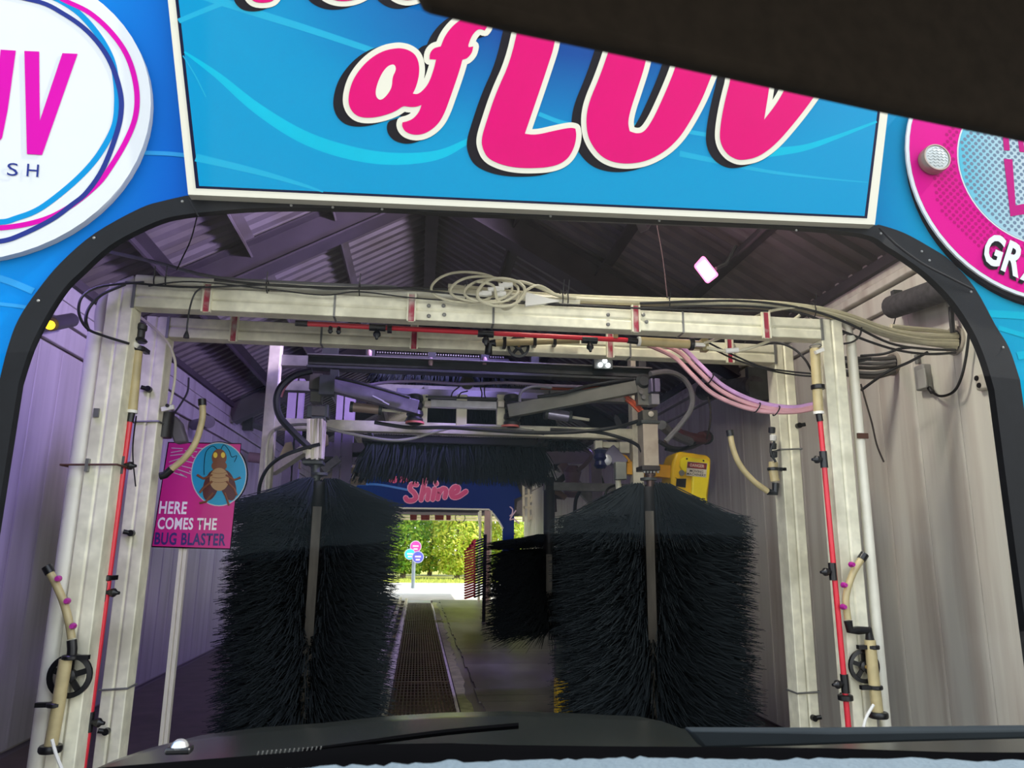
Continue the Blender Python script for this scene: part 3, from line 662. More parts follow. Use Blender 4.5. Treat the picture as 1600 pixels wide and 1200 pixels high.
for px,py in ((788,536),(835,534),(866,533)): obj('pipe_clamp', MB().box(P(px,py,YB-.035),(.016,.045,.05)), black_pl, t)
# small valve cluster on the right post of the second arch
t = thing('valve_cluster', 'small black and white valves on the right post of the second arch', 'valve', P(1208,690,YB-.02))
for px,py,m in ((1206,672,black_pl),(1208,684,white_pl),(1208,697,black_pl),(1209,710,black_pl)): obj('valve_body', MB().lathe(P(px,py,YB-.02),(0,-.2,1),[(.012,-.016),(.017,-.012),(.017,.012),(.012,.016)],10), m, t)
obj('valve_tube', MB().tube(smooth_path([P(1210,690,YB-.03),P(1204,705,YB-.03),P(1212,722,YB-.03)],5),.006,7), black, t)
# ================================================================== HOSES AND CABLES
def ph(name, label, path, r, m, cat='hose', sub=6, group=None, n=8):
    """path of (px, py, depth)"""
    return hose(name, label, [P(*p) for p in path], r, m, cat, group, sub, n)
WALLY = 3.17
bundle = [((5,0),.0), ((-4,3),.015), ((3,-5),.03), ((-6,-6),.02), ((9,4),.035)]
for k,((dx,dy),dz) in enumerate(bundle):
    lab = ['milky hose in the middle of the bundle along the first arch beam, starting furthest left','second lowest milky hose of the bundle along the first arch beam','second highest milky hose of the bundle along the first arch beam','topmost milky hose of the bundle along the first arch beam','lowest milky hose of the bundle along the first arch beam'][k]
    ph('hose', lab, [(640+30*k,452+dy,3.13+dz),(740,457+dy,3.13+dz),(830,464+dy*.7,3.13+dz),(930,469+dy*.6,3.13+dz),(1050,473+dy*.6,3.13+dz),(1180,476+dy*.6,3.13+dz),(1262,484+dy*.7,3.13+dz),(1322,498+dy,3.15+dz),(1385,520+dy,3.17+dz),(1440,531+dy*1.2,3.18),(1496,533+dy*1.3,3.19)], .0125, hose_w, group='milky hoses along the arch beam')
for k,(dy,Y) in enumerate(((-2,3.1),(6,3.12))):
    ph('cable', ['black cable on top of the milky hose bundle, sagging to the wall hole','black cable beneath the milky hose bundle, sagging lower to the wall hole'][k], [(1000,476+dy,Y),(1150,472+dy,Y),(1250,483+dy,Y),(1320,507+dy*2,Y),(1390,538+dy,Y+.03),(1445,547+dy,Y+.06),(1493,548+dy*.5,3.19)], .0062, black, 'cable')
ph('cable', 'long black cable wavering along the first arch beam', [(196,441,3.06),(300,449,3.06),(430,445,3.06),(520,452,3.06),(600,449,3.06),(705,459,3.06),(800,470,3.06),(930,478,3.06),(1060,484,3.06),(1200,486,3.06)], .0045, black, 'cable')
ph('cable', 'thicker black cable along the left half of the first arch beam', [(335,437,3.09),(430,446,3.08),(560,451,3.08),(640,450,3.09),(700,452,3.1)], .006, black, 'cable')
ph('cable', 'thin black cable looping down the front of the first arch beam', [(232,447,3.06),(300,440,3.06),(420,452,3.06),(505,461,3.06),(560,456,3.06),(640,465,3.06),(705,470,3.06)], .0032, black, 'cable')
ph('conduit', 'slim grey conduit rising from the arch top to the left eave', [(172,394,3.35),(240,409,3.3),(340,434,3.2),(480,443,3.17),(620,449,3.16)], .0085, hose_grey, 'conduit', 4)
ph('cable', 'black cable looped outside the top left corner of the first arch', [(225,441,3.05),(160,447,3.05),(130,462,3.03),(123,487,3.02),(135,512,3.03),(160,524,3.05),(202,537,3.1)], .0055, black, 'cable')
ph('cable', 'second black loop inside the top left corner loop', [(196,444,3.08),(160,460,3.07),(140,480,3.07),(134,500,3.05),(139,517,3.05)], .0065, black, 'cable')
ph('cable', 'short black cable drooping from the first arch beam clamp', [(320,447,3.06),(305,458,3.05),(297,480,3.05),(293,505,3.05),(292,520,3.06)], .0035, black, 'cable')
obj_ = obj('cable_end', MB().lathe(P(292,517,3.06),(0,0,-1),[(.004,0),(.011,.02),(.012,.03)],10), black); tag(obj_, 'black plug on the short cable drooping from the first arch', 'plug')
# coils heaped at the middle of the beam
coils = [((728,449),(54,24),3.08,.006,'largest milky hose coil heaped on the middle of the beam'),((752,452),(48,20),3.06,.006,'middle milky hose coil overlapping the largest one'),((768,455),(42,18),3.05,.006,'smaller milky hose coil right of the middle one'),((783,457),(37,22),3.03,.007,'right milky hose coil drooping over the beam front')]
for (cx_,cy_),(rx,ry),Y,rr,lab in coils:
    path = [P(cx_+rx*math.cos(t)+2*math.sin(3*t), cy_-ry*math.sin(t), Y+.03*math.sin(t)) for t in [k*2*math.pi/16+.4 for k in range(17)]]
    tag(obj('hose_coil', MB().tube(smooth_path(path,3),rr,8), hose_w), lab, 'hose', 'coiled milky hoses on the beam')
ph('hose', 'milky hose bowing down over the beam right of the coils', [(745,440,3.06),(770,446,3.04),(776,465,3.03),(788,483,3.03),(806,474,3.03),(812,462,3.06),(840,446,3.08),(870,462,3.09)], .0065, hose_w)
ph('hose', 'milky hose arching from the coils towards the right', [(790,446,3.1),(812,440,3.09),(842,449,3.09),(870,461,3.09),(900,466,3.1)], .008, hose_w)
for k,(px,py,dx) in enumerate(((757,459,.03),(775,452,.035),(790,446,.03),(783,460,.02))):
    c = P(px,py,3.045); b = MB().cyl(c-V((dx,0,.004)),c+V((dx,0,.004)),.0115,10); b.cyl(c-V((dx*.4,0,.0)),c+V((dx*.4,0,0)),.0145,8)
    tag(obj('hose_fitting', b, white_pl), ['leftmost white push fitting among the coiled hoses','second white push fitting from the left among the coiled hoses','highest white push fitting among the coiled hoses','lowest white push fitting right of the second one in the coils'][k], 'fitting', 'white fittings among the coils')
def tie(px,py,Y,r,lab,n=0):
    tag(obj('cable_tie', ring_mb(P(px,py,Y),(1,0,.05),r,.0028,16,5).bar(P(px,py,Y)+V((0,-r,r*.4)),P(px,py,Y)+V((.004,-r-.01,r*1.9)),.004,.003), black), lab, 'cable tie')
tie(244,441,3.14,.03,'leftmost of two black ties on the white pipe over the left corner'); tie(262,441,3.14,.03,'rightmost of two black ties on the white pipe over the left corner')
tie(562,454,3.12,.033,'black tie round the cables left of the middle of the beam'); tie(727,463,3.13,.03,'black tie at the end of the white sleeve by the coils')
tie(877,468,3.12,.04,'first of two black ties right of the hose coils'); tie(885,468,3.12,.04,'second of two black ties right of the hose coils'); tie(1043,475,3.14,.033,'black tie on the hose bundle right of the beam middle'); tie(1268,486,3.14,.04,'black tie on the hose bundle above the right post')
tie(418,448,3.1,.028,'black tie round the cables on the left half of the beam')
# white paper sleeve
tag(obj('paper_sleeve', MB().prism([P(821,456,3.05),P(876,471,3.05),P(821,478,3.05)],(0,.02,0)), white_pl), 'white pointed paper sleeve on the hoses right of the coils', 'sleeve')
# pink foam hoses
for k,(dx,dy,m,l) in enumerate(((0,0,hose_pink,'upper pink hose of the bundle sagging from the beam to the right post'),(-9,7,hose_pink,'lower pink hose of the bundle sagging from the beam to the right post'),(5,-7,hose_lilac,'lilac hose of the bundle sagging from the beam to the right post'))):
    ph('hose', l, [(1030+dx*2,536+dy*.4,3.42),(1062+dx,551+dy,3.4),(1090+dx,578+dy,3.36),(1120+dx,606+dy,3.32),(1155+dx*.6,625+dy,3.28),(1195+dx*.3,637+dy*.8,3.25),(1240,640+dy*.5,3.22),(1274,634+dy*.5,3.2)], .011, m, group=None)
for k,(px,py,Y) in enumerate(((1110,592,3.33),(1183,637,3.25),(1213,642,3.23))): 
    d = (P(px+10,py+6,Y)-P(px-10,py-6,Y)).normalized(); tag(obj('cable_tie', ring_mb(P(px,py,Y),d,.026,.003,14,5), black), ['highest','middle','rightmost'][k]+' of three black ties round the pink hose bundle', 'cable tie', 'ties on the pink hoses')
ph('hose', 'thin milky tube rising from the red bar end valve to the bundle', [(1100,536,3.22),(1130,526,3.2),(1160,506,3.16),(1200,487,3.12),(1250,479,3.1)], .0065, hose_w)
ph('hose', 'milky tube with white coupling curving right of the red bar', [(1104,543,3.22),(1135,549,3.2),(1160,547,3.2),(1200,533,3.18),(1225,512,3.14),(1250,492,3.1)], .0075, hose_w)
tag(obj('hose_coupling', MB().cyl(P(1133,548.5,3.2),P(1153,547,3.2),.0125,10), white_pl), 'white coupling on the milky tube right of the red bar', 'fitting')
tag(obj('hose_grip', MB().cyl(P(1134,523,3.19),P(1149,513,3.17),.0085,8), black), 'black sleeve on the thin tube right of the red bar', 'fitting')
ph('cable', 'thin black cable from the red bar to the right post, upper', [(1108,536,3.25),(1140,552,3.3),(1190,573,3.3),(1230,580,3.3),(1270,584,3.25)], .0045, black, 'cable')
ph('cable', 'thin black cable from the red bar to the right post, lower', [(1120,548,3.25),(1150,562,3.3),(1200,578,3.3),(1245,586,3.3),(1272,588,3.25)], .0045, black, 'cable')
ph('cable', 'black cable arching over the right end of the second arch', [(1185,540,3.42),(1215,536,3.4),(1240,545,3.35),(1258,562,3.28),(1268,580,3.22)], .0055, black, 'cable')
ph('cable', 'black cable from the right red bar valve up to the wall bundle', [(1276,552,3.17),(1300,540,3.12),(1330,535,3.1),(1343,525,3.1),(1346,512,3.12)], .0045, black, 'cable')
# left side tubes on the second arch
ph('hose', 'milky tube curving down the left post of the second arch', [(220,496,3.44),(243,515,3.44),(262,535,3.44),(270,552,3.44),(274,570,3.44),(272,600,3.46),(266,632,3.47)], .006, hose_w)
ph('wire', 'thin wire hanging down between the left posts', [(213,650,3.3),(208,690,3.35),(208,720,3.4),(212,760,3.45)], .003, black, 'wire')
# right wall sets
def wall_hole(px, py, label, r):
    c = PX(px,py,XR+.02); t = thing('pipe_entry', label, 'wall opening', c)
    obj('rim', ring_mb(c,(1,0,0),r,.012,24,8), M('grey sealant', (168,160,146), .7), t)
    obj('dark_hole', MB().cyl(c+V((-.004,0,0)),c+V((.02,0,0)),r-.004,24), M('hole dark', (24,22,22), .8), t); return c
wall_hole(1492,532,'round cable opening in the right wall nearest the entrance', .062)
wall_hole(1396,568,'round cable opening in the right wall behind the first arch', .055)
for k,dy in enumerate((-14,-7,0,8,14)):
    ph('hose', ['topmost grey hose','second grey hose from the top','middle one of five grey hoses','second grey hose from the bottom','lowest grey hose'][k]+' running into the far wall hole', [(1300,570+dy*.8,3.6),(1340,574+dy,3.62),(1370,575+dy,3.64),(1398,570+dy*.8,3.665)], .011, hose_grey if k%2 else M('dark grey hose', (76,74,74), .4), group='grey hoses into the far wall hole')
for k,dy in enumerate((-10,0,10)):
    ph('hose', ['upper','middle','lower'][k]+' of three short milky hoses joining the near wall hole', [(1392,520+dy,3.2),(1430,524+dy,3.2),(1465,528+dy*1.1,3.2),(1494,533+dy,3.2)], .013, hose_w, group='milky hoses into the near wall hole')
for k,(a,b,c,d) in enumerate((((1345,556),(1380,553),(1405,545),(1422,543)),((1345,610),(1385,582),(1420,566),(1450,550)),((1270,584),(1305,574),(1335,566),(1362,560)))):
    ph('cable', ['black cable linking the two wall holes, upper','black cable linking the two wall holes, lower','black cable passing behind the right post to the wall'][k], [(*a,3.4),(*b,3.3),(*c,3.25),(*d,3.2)], .007, black, 'cable')
YWL = 3.05
def wallp(px,py,off=.02): return PX(px,py,XR-off)
t = thing('duct', 'dark grey ribbed duct slanting along the right wall under the eave', 'duct', wallp(1430,465,.06))
obj('tube', MB().cyl(wallp(1394,480,.08),wallp(1500,443,.08),.062,18), M('dark foam', (66,64,66), .85, 0, .3, 30, bump=.4), t)
for px,py in ((1402,474),(1470,452)): obj('duct_bracket', MB().box(wallp(px,py-6,.03),(.05,.03,.10)), dark_steel, t)
hose('wire', 'thin wire hanging from the dark duct on the right wall', [wallp(1401,490,.05),wallp(1397,505,.05),wallp(1394,515,.06),wallp(1390,528,.06)], .003, black, 'wire')
t = thing('duct', 'dark grey round duct on the right wall beyond the arches', 'duct', wallp(1150,600,.1))
obj('tube', MB().cyl(wallp(1100,612,.16),wallp(1180,603,.16),.075,18), M('dark foam',()), t); obj('end_flange', MB().box(wallp(1184,600,.13),(.16,.05,.24)), dark_steel, t)
t = thing('junction_box', 'grey junction box on the right wall with a looped black cable', 'box', wallp(1444,590))
obj('body', MB().box(wallp(1443,590,.0),(.05,.075,.13)), M('grey box', (150,150,146), .5), t, bevel=.008)
obj('lid', MB().box(wallp(1441,592,.03),(.012,.06,.10)), M('grey box lid', (166,166,160), .5), t, bevel=.004); obj('gland', MB().cyl(wallp(1434,568,0),wallp(1432,555,0),.012,10), steel, t)
obj('gland', MB().cyl(wallp(1452,606,.01),wallp(1457,613,.01),.012,10), black, t)
hose('cable', 'black cable looping from the junction box up the right wall', [wallp(1456,612,.02),wallp(1470,619,.03),wallp(1490,612,.04),wallp(1502,590,.03),wallp(1509,560,.02),wallp(1513,530,.02),wallp(1514,515,.02)], .0065, black, 'cable')
hose('cable', 'black cable hanging from the eave to the near wall hole', [wallp(1486,480,.02),wallp(1487,500,.03),wallp(1489,520,.03)], .012, black, 'cable')
hose('wire', 'thin loose wire dangling on the right wall beside the cream pipe', [P(1345,600,3.3),P(1352,625,3.3),P(1362,660,3.3),P(1370,695,3.3),P(1381,722,3.3)], .0042, M('dark wire', (70,62,56), .6), 'wire')
t = thing('wall_sensor', 'white twin-holed wall sensor near the right arch edge', 'sensor', wallp(1534,597))
obj('body', MB().box(wallp(1536,597,.0),(.03,.07,.075)), M('off white plastic', (200,194,180), .5), t, bevel=.012)
for px,py in ((1526,591),(1530,602)): obj('port', MB().lathe(wallp(px,py,.016),(-1,0,0),[(.013,0),(.012,.004)],12), black, t)
hose('cord', 'dark cord stretched across the black trim at the top right', [P(1374,356,2.47),P(1400,382,2.46),P(1440,411,2.46),P(1480,432,2.46),P(1520,452,2.47)], .0045, M('dark cord', (34,34,36), .8, spec=.1), 'cord')
hose('cord', 'thin dark cord hanging from the sign corner at the top left', [P(293,308,2.46),P(303,325,2.46),P(310,338,2.47)], .003, M('dark cord',()), 'cord')
hose('wire', 'thin wire hanging from the roof onto the left end of the first arch', [P(308,338,3.2),P(298,375,3.2),P(284,405,3.18),P(276,422,3.16)], .003, black, 'wire')
hose('wire', 'thin pinkish wire hanging from the roof to the hose bundle', [P(1025,345,3.2),P(1035,400,3.18),P(1041,450,3.15),P(1043,470,3.14)], .0028, M('pinkish wire', (92,62,68), .6), 'wire')
# ================================================================== BRUSHES AND THEIR GANTRY
def bristle_brush(name, label, c, ztop, zbot, rad, n, drape, gap_dir, seed, floor=True, rtop=.12, length_j=.25, lift=.10, curl=0.):
    """upright brush: steel core, channel strip, thousands of bristles; those at the top drape like a skirt"""
    rr = random.Random(seed); c = V(c); t = thing(name, label, 'brush', (c.x,c.y,0), 'upright black brushes')
    obj('core', (MB().cyl((c.x,c.y,0),(c.x,c.y,ztop-.02),.062,16).cyl((c.x,c.y,0),(c.x,c.y,.03),.16,16) if floor else MB().cyl((c.x,c.y,zbot),(c.x,c.y,ztop+.5),.05,16)), M('core dark', (34,33,33), .6), t)
    g = math.atan2(gap_dir.y, gap_dir.x)
    a = V((math.cos(g),math.sin(g),0)); sdv = V((-a.y,a.x,0))
    p0 = c + a*.10
    obj('channel_strip', MB().bar((p0.x,p0.y,zbot+.05),(p0.x,p0.y,ztop-.17),.05,.03,up=a), M('worn strip', (104,97,86), .5, .2, .35, 16, stretch=(1,1,.2)), t)
    obj('top_plate', MB().cyl((c.x,c.y,ztop+.02),(c.x,c.y,ztop+.035),.05,16), dark_steel, t)
    mb = MB(); H = ztop-zbot
    for i in range(n):
        f = rr.random(); z0 = zbot + H*f
        gp = math.radians(4.2 if f > .5 else 1.6); th = g + gp + rr.random()*(2*math.pi - 2*gp)
        near = max(0, 1-(ztop-z0)/drape)                                   # 1 at the very top
        L = rad*(1-length_j*rr.random()**.8)
        dg = (th-g+math.pi)%(2*math.pi)-math.pi; gap = sdv*(math.copysign(.028,dg) if f > .42 and abs(dg) < .6 else 0)
        e = V((math.cos(th+rr.uniform(-.06,.06)), math.sin(th+rr.uniform(-.06,.06)), 0))
        if near > 0:
            r0 = rtop*(.3+.7*rr.random()); 
            s = V((c.x,c.y,ztop - (ztop-z0)*.35)) + e*r0
            drop = drape*(.55+.55*rr.random()); 
            m_ = s + e*(L*.45) + V((0,0,-drop*.58)); tip = c*1; tip = V((c.x,c.y,0)) + e*L + V((0,0,ztop-drop-drape*.15*rr.random()))
        else:
            s = V((c.x,c.y,z0)) + e*.08; dz = rr.uniform(-.05,.05)
            lowf = max(0, 1-(z0-zbot)/.25)
            m_ = s + e*(L*.55) + V((0,0,lift*.5+dz*.5)); tip = V((c.x,c.y,z0)) + e*L + V((0,0,lift*.6+dz - .06*rr.random()))
        s = s+gap; m_ = m_+gap; tip = tip+gap*.6
        wd_ = rr.uniform(.0018,.0036); sd = V((-e.y,e.x,0))*wd_; up = V((0,0,wd_))
        vs = [s+sd, s-sd*.5+up, s-sd*.5-up, m_+sd*.9, m_-sd*.45+up*.9, m_-sd*.45-up*.9, tip+sd*.45, tip-sd*.3+up*.4, tip-sd*.3-up*.4]
        mb.add(vs, [(0,1,4,3),(1,2,5,4),(2,0,3,5),(3,4,7,6),(4,5,8,7),(5,3,6,8),(6,7,8)])
    stuff(obj('bristles', mb, bristle_m, t, flat=True))
    return t
def at(px,py,Y): p = P(px,py,Y); return p
bL, bR = at(492,850,4.6), at(1016,850,4.45)
BL = bristle_brush('side_brush', 'left upright black bristle brush hanging below the dripping white sleeve', (bL.x,bL.y,0), P(492,748,4.6).z, .06, .53, 17000, .22, V((-bL.x,-bL.y,0)), 3, lift=.06)
BR = bristle_brush('side_brush', 'right upright black bristle brush hanging in front of the yellow motor housing', (bR.x,bR.y,0), P(1016,756,4.45).z, .06, .62, 19000, .34, V((-bR.x,-bR.y,0)), 5, rtop=.14, lift=-.02)
bB = at(858,850,6.6)
BB = bristle_brush('side_brush', 'further upright black brush half hidden left behind the right brush', (bB.x,bB.y,0), P(858,835,6.6).z, .52, .60, 9000, .12, V((-bB.x,-bB.y,0)), 9, lift=-.06, floor=False)
zb = P(858,835,6.6).z+.42; obj("support_arm", MB().bar((bB.x-.05,6.6,zb),(XR,6.6,zb),.07,.07), steel, BB)
bL2 = at(470,860,7.4)
# parallel gantry behind the arches -------------------------------------------------
YG1 = 5.0
g = thing('brush_gantry', 'steel gantry frame that carries the side brushes, behind the arches', 'gantry', (P(700,600,YG1).x, YG1, 0))
zl = lambda px,py,Y=YG1: P(px,py,Y)
for px,w_,m in ((419,.075,galv),(994,.075,galv)):
    p = P(px,700,YG1); obj('gantry_post', MB().box((p.x,YG1,1.27),(w_,.09,2.54)), m, g, bevel=.004)
a, b = P(419,655,YG1), P(994,690,YG1)
def gbar(name, p, q, w_, h_, m, par=None, up=(0,0,1)): return obj(name, MB().bar(p,q,w_,h_,up), m, par or g, bevel=.003)
ZB = [(P(480,664,YG1).z+P(900,677,YG1).z)/2, P(455,604,YG1+.15).z, P(455,565,YG1+.05).z]
zz = ZB[0]; gbar('cross_beam', (a.x,YG1,zz),(b.x,YG1,zz),.08,.072,galv)
zz = P(455,604,YG1+.15).z; gbar('cross_beam', (a.x,YG1+.15,zz),(b.x,YG1+.15,zz),.08,.07,steel)
zz = P(455,565,YG1+.05).z; gbar('cross_beam', (a.x,YG1+.05,zz),(b.x,YG1+.05,zz),.08,.075,steel)
YD = 4.62
zt = (P(500,565,YD).z+P(1000,585,YD).z)/2; xa, xb = P(482,565,YD).x, P(1014,585,YD).x
gbar('guide_rail', (xa,YD,zt),(xb,YD,zt),.06,.052,dark_steel); gbar('rail_lip', (xa,YD-.02,zt-.047),(xb,YD-.02,zt-.047),.10,.018,dark_steel); gbar('rail_lip', (xa,YD-.03,zt+.028),(xb,YD-.03,zt+.028),.09,.01,steel)
for px in (516,578,675,758,836,938,1003): p = P(px,555,YD); obj('hanger', MB().box((p.x,YD+.03,zt+.10),(.05,.07,.18)), dark_steel, g)
obj('hanger_plate', MB().box((P(517,552,YD).x,YD-.03,zt+.10),(.10,.012,.15)), dark_steel, g); obj('latch', MB().box((P(517,547,YD).x,YD-.045,zt+.13),(.036,.02,.03)), galv, g)
for px,py in ((673,566),(577,554),(757,565)): obj('rail_bolt', MB().lathe(P(px,py,YD-.04),(0,-.3,1),[(.012,-.02),(.016,0),(.016,.02),(.008,.03)],8), M('worn pink bolt', (190,160,160), .4), g)
# bracket in the middle
YM = 4.75
br = thing('hinge_frame', 'steel hinge frame with a pale bar in the middle of the gantry', 'frame', P(726,645,YM))
def fr(name, x0,y0,x1,y1, Y, dpt, m, par): 
    p, q = P(x0,y0,Y), P(x1,y1,Y); return obj(name, MB().box(((p.x+q.x)/2,Y+dpt/2,(p.z+q.z)/2),(abs(q.x-p.x),dpt,abs(q.z-p.z))), m, par, bevel=.003)
fr('pale_bar', 673,624,776,639, YM-.06,.05, M('pale alloy', (190,190,194), .35, .3, .15, 20), br); fr('back_beam', 620,606,850,624, YM+.12,.06, M('lilac steel', (150,148,156), .5, .2), br)
for x0,x1 in ((660,667),(714,729),(777,789)): fr('upright', x0,616,x1,668, YM-.02,.05, galv, br)
fr('lower_beam', 655,662,835,671, YM-.03,.05, galv, br); fr('top_flange', 665,618,778,624, YM-.05,.06, dark_steel, br)
for px in (668,783): fr('pin_block', px-5,626,px+5,636, YM-.07,.04, M('ivory block', (206,200,180), .5), br)
for px,py in ((648,628),(648,652),(800,628),(800,657)): obj('air_spring', MB().lathe(P(px,py,YM-.05),(0,0,1),[(.03,-.05),(.05,-.04),(.055,-.015),(.045,0),(.055,.015),(.05,.04),(.03,.05)],14), black, br)
for px,py in ((648,662),(797,668)): obj('spring_collar', MB().lathe(P(px,py,YM-.05),(0,0,1),[(.06,0),(.06,.012)],14), M('faded red', (206,110,100), .5), br)
obj('round_knob', MB().lathe(P(730,598,YM-.05),(0,-1,0),[(.046,0),(.046,.02),(.03,.035),(.012,.04),(.012,.05)],20), M('olive disc', (74,74,58), .4), br)
for pa in ([(705,620),(708,612),(718,604)],[(716,622),(720,614),(731,611)],[(750,604),(753,614),(752,622)],[(757,605),(757,616),(759,622)]): obj('air_line', MB().tube(smooth_path([P(x,y,YM-.07) for x,y in pa],4),.0045,6), black, br)
# swing arms
arm_m = M('violet grey arm', (104,98,112), .4, .3, .25, 10, stain=(140,132,148), stain_scale=8, stain_amt=.3)
al = thing('swing_arm', 'left swing arm slanting down to the gantry middle, scuffed violet grey', 'arm', P(580,615,4.6))
p, q = P(516,601,4.55), P(652,637,4.66)
obj('beam', MB().bar(p,q,.06,.088), arm_m, al, bevel=.004)
obj('hinge_block', MB().box(P(512,603,4.56),(.09,.08,.12)).box(P(523,585,4.56),(.05,.05,.05)), dark_steel, al)
for px,py in ((587,620),(595,624),(603,629)): obj('scuff', MB().bar(P(px-5,py-2,4.548),P(px+5,py+3,4.548),.002,.008), M('bright scuff', (206,200,216), .4), al)
ar = thing('swing_arm', 'right swing arm slanting up from the gantry middle, plain olive grey', 'arm', P(900,620,4.6))
p, q = P(794,643,4.66), P(1000,604,4.5)
obj('beam', MB().bar(p,q,.06,.085), M('olive grey arm', (112,112,104), .45, .25, .2, 10), ar, bevel=.004)
obj('hinge_block', MB().box(P(1006,615,4.5),(.10,.07,.16)), M('olive grey arm',()), ar)
for px,py in ((1001,613),(1005,621)): obj('hinge_bolt', MB().lathe(P(px,py,4.46),(0,-1,0),[(.014,0),(.014,.01)],8), steel, ar)
obj('pivot', MB().lathe(P(1003,598,4.5),(0,-1,0),[(.05,0),(.05,.03),(.03,.05)],16), dark_steel, ar)
# air cylinders
for lab,p0,p1,rr_,m in (('tan air cylinder under the left swing arm',(552,636),(592,640),.031,M('tan cylinder', (164,142,126), .4, .2)),('silver air cylinder under the right swing arm',(856,646),(888,651),.036,M('silver cylinder', (170,164,186), .25, .6))):
    t = thing('air_cylinder', lab, 'cylinder', P(*p0,4.72)); a_, b_2 = P(*p0,4.72), P(*p1,4.72); d = (b_2-a_).normalized()
    obj('barrel', MB().cyl(a_,b_2,rr_,16), m, t); obj('end_cap', MB().cyl(a_-d*.02,a_,rr_*1.15,16), dark_steel, t); obj('end_cap', MB().cyl(b_2,b_2+d*.02,rr_*1.15,16), dark_steel, t); obj('rod', MB().cyl(b_2,b_2+d*.14,.010,8), galv, t)
# motors over the brushes
def brush_motor(label, px, rows, Y, sleeve):
    t = thing('brush_motor', label, 'motor', P(px,700,Y))
    for (x0,y0,x1,y1,m,nm) in rows: fr(nm, x0,y0,x1,y1, Y-.05,.11, m, t)
    return t
YBm = 4.6
dk = M('grimy grey box', (86,84,76), .5, .2, .2, 10)
drip = M('dripping white sleeve', (238,230,204), .5, 0, .2, 9, stretch=(2.2,2.2,.18), bump=.6, stain=(112,102,84), stain_scale=16, stain_amt=.42)
ml = brush_motor('left brush motor over a white drip streaked sleeve', 494, [(484,583,502,608,dk,'motor_box'),(485,611,501,628,dk,'motor_box'),(487,634,508,650,dk,'gear_box'),(480,633,487,652,dark_steel,'side_plate'),(508,632,512,652,dark_steel,'side_plate'),(486,650,508,656,dark_steel,'flange')], YBm, None)
mbx = MB(); 
for k in range(9):
    x0 = 482.5+k*2.6; y1 = 716+R.uniform(0,5); p, q = P(x0,655,YBm-.055+R.uniform(-.006,.004)), P(x0-2.0,y1,YBm-.055); mbx.bar(p,q,.0125,.05+R.uniform(-.006,.008),up=(0,-1,0))
obj('drip_sleeve', mbx, drip, ml); fr('sleeve_core', 481,656,504,716, YBm-.035,.08, drip, ml)
fr('lower_flange', 472,719,504,725, YBm-.06,.13, dark_steel, ml); obj('shaft', MB().cyl(P(493,724,YBm),P(493,752,YBm),.028,12), dark_steel, ml)
YBr = 4.45
mr_ = brush_motor('right brush motor with a long tan steel box above the brush', 1017, [(1017,591,1021,612,M('violet lit bar', (128,120,150), .4, .3),'bar'),(1023,591,1032,612,M('violet lit bar',()),'bar'),(1018,615,1031,632,M('pale steel', (150,148,156), .4, .3),'bar'),(1004,640,1028,657,dk,'gear_box'),(1002,656,1031,662,dark_steel,'flange')], YBr, None)  # the two violet bars carry the purple lamplight in their colour
fr('tan_box', 1004.5,662,1030,728, YBr-.055,.12, M('tan painted steel', (178,166,148), .5, .1, .12, 8, stain=(140,126,108), stain_scale=6, stain_amt=.35), mr_)
fr('lower_flange', 1003,727,1032,735, YBr-.065,.13, M('dark brown steel', (52,44,42), .4, .3), mr_)
for px in (1007,1012,1017,1022,1028): obj('flange_bolt', MB().lathe(P(px,736,YBr-.05),(0,0,-1),[(.008,0),(.008,.012)],6), steel, mr_)
obj('shaft', MB().cyl(P(1016,735,YBr),P(1016,762,YBr),.024,12).cyl(P(1016,737,YBr),P(1016,743,YBr),.034,12), M('brown shaft', (96,74,66), .35, .5), mr_)
obj('eye_bolt', MB().lathe(P(1017,647,YBr-.055),(0,-1,0),[(.018,0),(.018,.006),(.008,.012)],8), M('ivory block',()), mr_)
